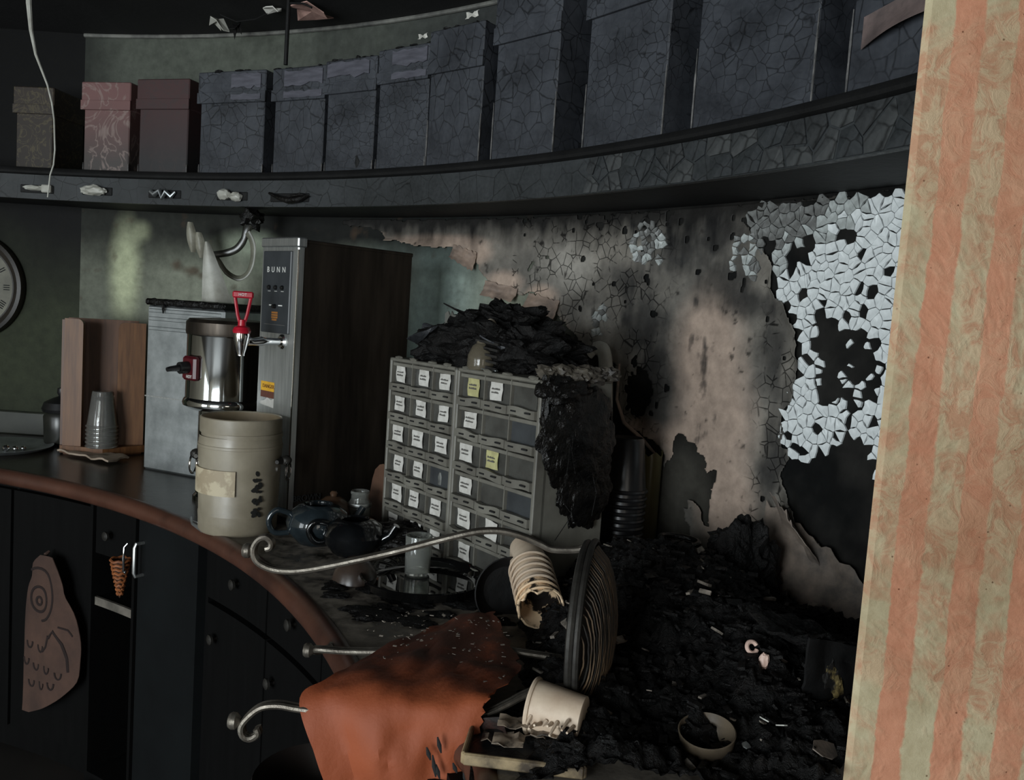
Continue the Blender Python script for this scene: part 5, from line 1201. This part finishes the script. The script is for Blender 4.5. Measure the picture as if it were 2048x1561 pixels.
tag(g2.obj('ash_flecks', pm('pale_ash', (150, 140, 128), (90, 84, 76), 60, .8), smooth=False), 'pale ash flecks sprinkled over cloth and black debris', 'ash', kind='stuff')
# sooty crusts on the counter before the cabinets
g = G(); random.seed(61)
for k in range(40):
    x = random.uniform(-.36, .0); y = random.uniform(1.47, 1.72)
    if math.hypot(x - CC[0], y - CC[1]) < RC + .05: continue
    s = random.uniform(.012, .05); g.blob((x, y, ZC), (s, s * .6, .004 + .003 * random.random()), k, .6, 2, 3, zmin=ZC - .001)
tag(g.obj('soot_crust', m_char_lump), 'flat black soot crusts on the counter below the round tray', 'debris', kind='stuff')

# charred cylinder stump against the wall, with its wire
o = thing('charred_stump', 'upright charred cylindrical lump standing against the burnt wall', 'charred lump', (.485, 1.66, ZC))
G().blob((0, 0, .075), (.062, .05, .105), 71, .35, 2.2, 5, zmin=0).blob((-.03, .02, .13), (.035, .03, .03), 72, .5, 2.4, 4).obj('stump', m_char_lump, o)
G().tube([(-.05, .0, .11), (-.075, -.02, .09), (-.09, -.04, .06), (-.12, -.05, .045)], .004, 8).obj('wire', m_melt, o)
o = thing('coiled_cable', 'coiled black melted cable beside the charred stump', 'cable', (.36, 1.70, ground(.36, 1.70)))
G().tube([(.045 * math.cos(a) * (1 - a * .01), .03 * math.sin(a), .012 + .006 * a / 3) for a in np.linspace(0, 16, 60)], .006, 8).obj('coil', m_melt, o)
# charred carton with burnt yellow foam
o = thing('charred_carton', 'charred carton with burnt yellow foam next to the striped wall', 'carton', (.47, 1.215, ZC), R(28))
rows = [[(.10 * (u / 14 - .5) * 1.5, -.05 + .008 * noise.noise(Vector((u * .4, v * .4, 1))), .15 * v / 14 * (1 - .25 * (u / 14))) for v in range(15)] for u in range(15)]
G().sheet(rows, .004).obj('front_side', m_black, o)
rows = [[(.15 * (u / 14 - .5), -.05 + .12 * v / 10, .15 - .04 * u / 14 + .012 * noise.noise(Vector((u * .4, v * .4, 9))) - .02 * math.sin(PI * v / 10)) for v in range(11)] for u in range(15)]
G().sheet(rows, .004).obj('top_flap', m_wet, o)
G().blob((-.02, -.052, .06), (.022, .006, .048), 81, .35, 3, 4).blob((-.03, -.056, .015), (.010, .006, .014), 82, .6, 3, 3).obj('foam', m_yellowfoam, o)
# pale bowl, rings, shards
o = tag(G().lathe([(0, 0), (.02, 0), (.024, .004), (.034, .022), (.037, .04), (.0355, .041), (.032, .024), (.02, .006), (0, .005)], 36).obj('pale_bowl', pm('pale_soot_bowl', (104, 92, 76), (60, 53, 45), 10, .45)), 'small pale bowl half sunk in black debris at the bottom', 'bowl'); o.location = (.285, 1.065, .926); o.rotation_euler = (R(12), R(-6), 0)
o = tag(G().tube([(.008 * math.cos(a), .008 * math.sin(a), .0) for a in np.linspace(.3, 5.8, 24)], .0032, 8).obj('white_ring', pm('pale_pink_ceramic', (214, 186, 172), (190, 160, 146), 20, .5)), 'small broken pale ring lying on the black debris', 'ring'); o.location = (.373, 1.20, ground(.373, 1.2) + .016); o.rotation_euler = (R(60), 0, R(15))
o = tag(G().blob((0, 0, 0), (.007, .005, .011), 3, .4, 2, 3).obj('ceramic_shard', MATS['pale_pink_ceramic']), 'pale pink ceramic shard just right of the small broken ring', 'shard'); o.location = (.387, 1.185, ground(.387, 1.185) + .012)
for k, (x, y, s, lab) in enumerate(((.425, 1.035, .022, 'flat greyish paper shard at the foot of the striped wall'), (.355, 1.06, .009, 'small pale paper shard right of the pale bowl'), (.38, 1.065, .007, 'smallest pale shard beside the flat greyish paper shard'), (.33, 1.05, .008, 'shiny foil shard right next to the pale bowl'), (.125, 1.40, .014, 'grey triangular shard under the leaning white cups'), (.155, 1.40, .007, 'bright white crumb right of the grey triangular shard'))):
    random.seed(k); n = 7; ring = [(s * random.uniform(.6, 1.2) * math.cos(2 * PI * i / n), s * .8 * random.uniform(.6, 1.2) * math.sin(2 * PI * i / n)) for i in range(n)]
    o = tag(G().prism(ring, 0, .0015).obj('shard', [m_flap, m_pale, m_pale, m_steel, m_flap, m_white_flake][k], smooth=False), lab, 'shard', 'loose shards in the debris'); o.location = (x, y, ground(x, y) + .012); o.rotation_euler = (R(25), R(random.uniform(-15, 15)), random.uniform(0, 3))

# ------------------------------------------------------------------ hanging below the counter
tw = cp(65.3, .69, 2.265); o = thing('owl_towel', 'tan tea towel with brown owl print hanging from the dark cabinet', 'towel', tw, R(65.3 - 90))
prof = [(0, -.018, .022), (.03, -.042, .045), (.07, -.045, .06), (.11, -.062, .068), (.17, -.072, .10), (.23, -.074, .118), (.29, -.073, .118), (.35, -.074, .11), (.40, -.074, .07), (.44, -.075, .03), (.47, -.076, -.01), (.495, -.078, -.055)]
rows = []
def tws(x, z): return -.014 - .012 * math.sin(min(max((x + .09) / .26, 0), 1) * PI) + .004 * math.sin(x * 55 + z * 6)
for (z, a, b) in smooth_pts([(p[0], p[1], p[2]) for p in prof], 3):
    rows.append([(.02 + 1.25 * (a + (b - a) * u / 20), tws(.02 + 1.25 * (a + (b - a) * u / 20), z), -z) for u in range(21)])
G().sheet(rows, .002).obj('cloth', m_towel, o)
def pr_(pts, r, nm): G().tube([(.02 + 1.25 * x, tws(.02 + 1.25 * x, -z) - .003, z) for x, z in pts], r, 6, sy=.5).obj(nm, m_print_brown, o)
arc = lambda cx_, cz_, r1, r2, a0, a1, n=16: [(cx_ + r1 * math.cos(R(a0 + (a1 - a0) * i / n)), cz_ + r2 * math.sin(R(a0 + (a1 - a0) * i / n))) for i in range(n + 1)]
pr_(arc(-.02, -.135, .026, .038, 0, 360, 24), .0042, 'eye_print'); pr_(arc(-.02, -.14, .008, .012, 0, 360), .004, 'eye_print'); pr_(arc(-.02, -.12, .052, .08, 120, -80), .004, 'eye_print')
pr_([(.02, -.24), (.035, -.215), (.06, -.25), (.075, -.29), (.08, -.33)], .005, 'wing_print'); pr_([(.018, -.235), (.01, -.27), (-.005, -.29)], .004, 'wing_print'); pr_([(.05, -.2), (.075, -.205), (.09, -.22)], .003, 'wing_print')
for x, z in ((-.05, -.27), (-.015, -.275), (-.062, -.325), (-.03, -.335), (.015, -.33), (.05, -.34), (-.045, -.39), (-.005, -.385), (.03, -.375)): pr_(arc(x, z, .009, .02, 180, 360, 10), .003, 'feather_print')
G().tube([(0, .0, .005), (0, -.01, 0), (0, -.016, -.02)], [.004, .006, .004], 8).obj('hanging_loop', m_towel, o)
ck = cp(57.1, .735, 2.265); o = thing('wicker_cone', 'small orange-brown wicker cone hanging beside the slate cabinet door', 'basket', ck, R(57 - 90))
for k in range(9):
    z = -.012 * k; r = .026 * (1 - k / 10.5); G().tube([(r * math.cos(a), r * math.sin(a), z + .002 * math.sin(a * 6 + k)) for a in np.linspace(0, 2 * PI, 25)[:-1]], .004, 6, closed=True).obj('woven_band', pm('orange_wicker', (150, 88, 46), (104, 58, 30), 30, .6), o)
G().lathe([(.023, 0), (.003, -.105), (0, -.11)], 16).obj('liner', pm('wicker_dark', (50, 30, 18), None, rough=.8), o)
hk = cp(56.4, .71, 2.262); o = tag(G().tube([(0, 0, .0), (.004, -.004, -.006), (0, -.006, 0), (-.001, -.006, .035), (0, -.004, .068), (.006, .002, .078)], .0032, 8).obj('metal_hook', m_chrome), 'bright thin metal hook above the wicker cone', 'hook'); o.location = hk; o.rotation_euler = (0, 0, R(56.4 - 90))
o = thing('steel_pan', 'dim metal pan with handle on the floor under the open bay', 'pan', cp(57.5, 0.0, 2.20), R(30))
G().lathe([(0, .002), (.08, .002), (.1, .05), (.104, .052), (.102, .046), (.083, 0), (0, 0)], 32).obj('pan_body', m_iron_dark, o)
G().tube([(.098, 0, .048), (.14, 0, .06), (.21, 0, .062)], [.006, .007, .008], 10).obj('pan_handle', m_steel_dull, o)
o = thing('waste_bin', 'dark bin standing under the counter end behind the orange cloth', 'bin', (-.27, 1.33, 0))
G().lathe([(0, 0), (.085, 0), (.105, .70), (.11, .705), (.108, .712), (.10, .70), (.08, .01), (0, .008)], 40).obj('bin_wall', pm('dark_brown_bin', (34, 26, 22), (24, 20, 18), 8, .45), o)
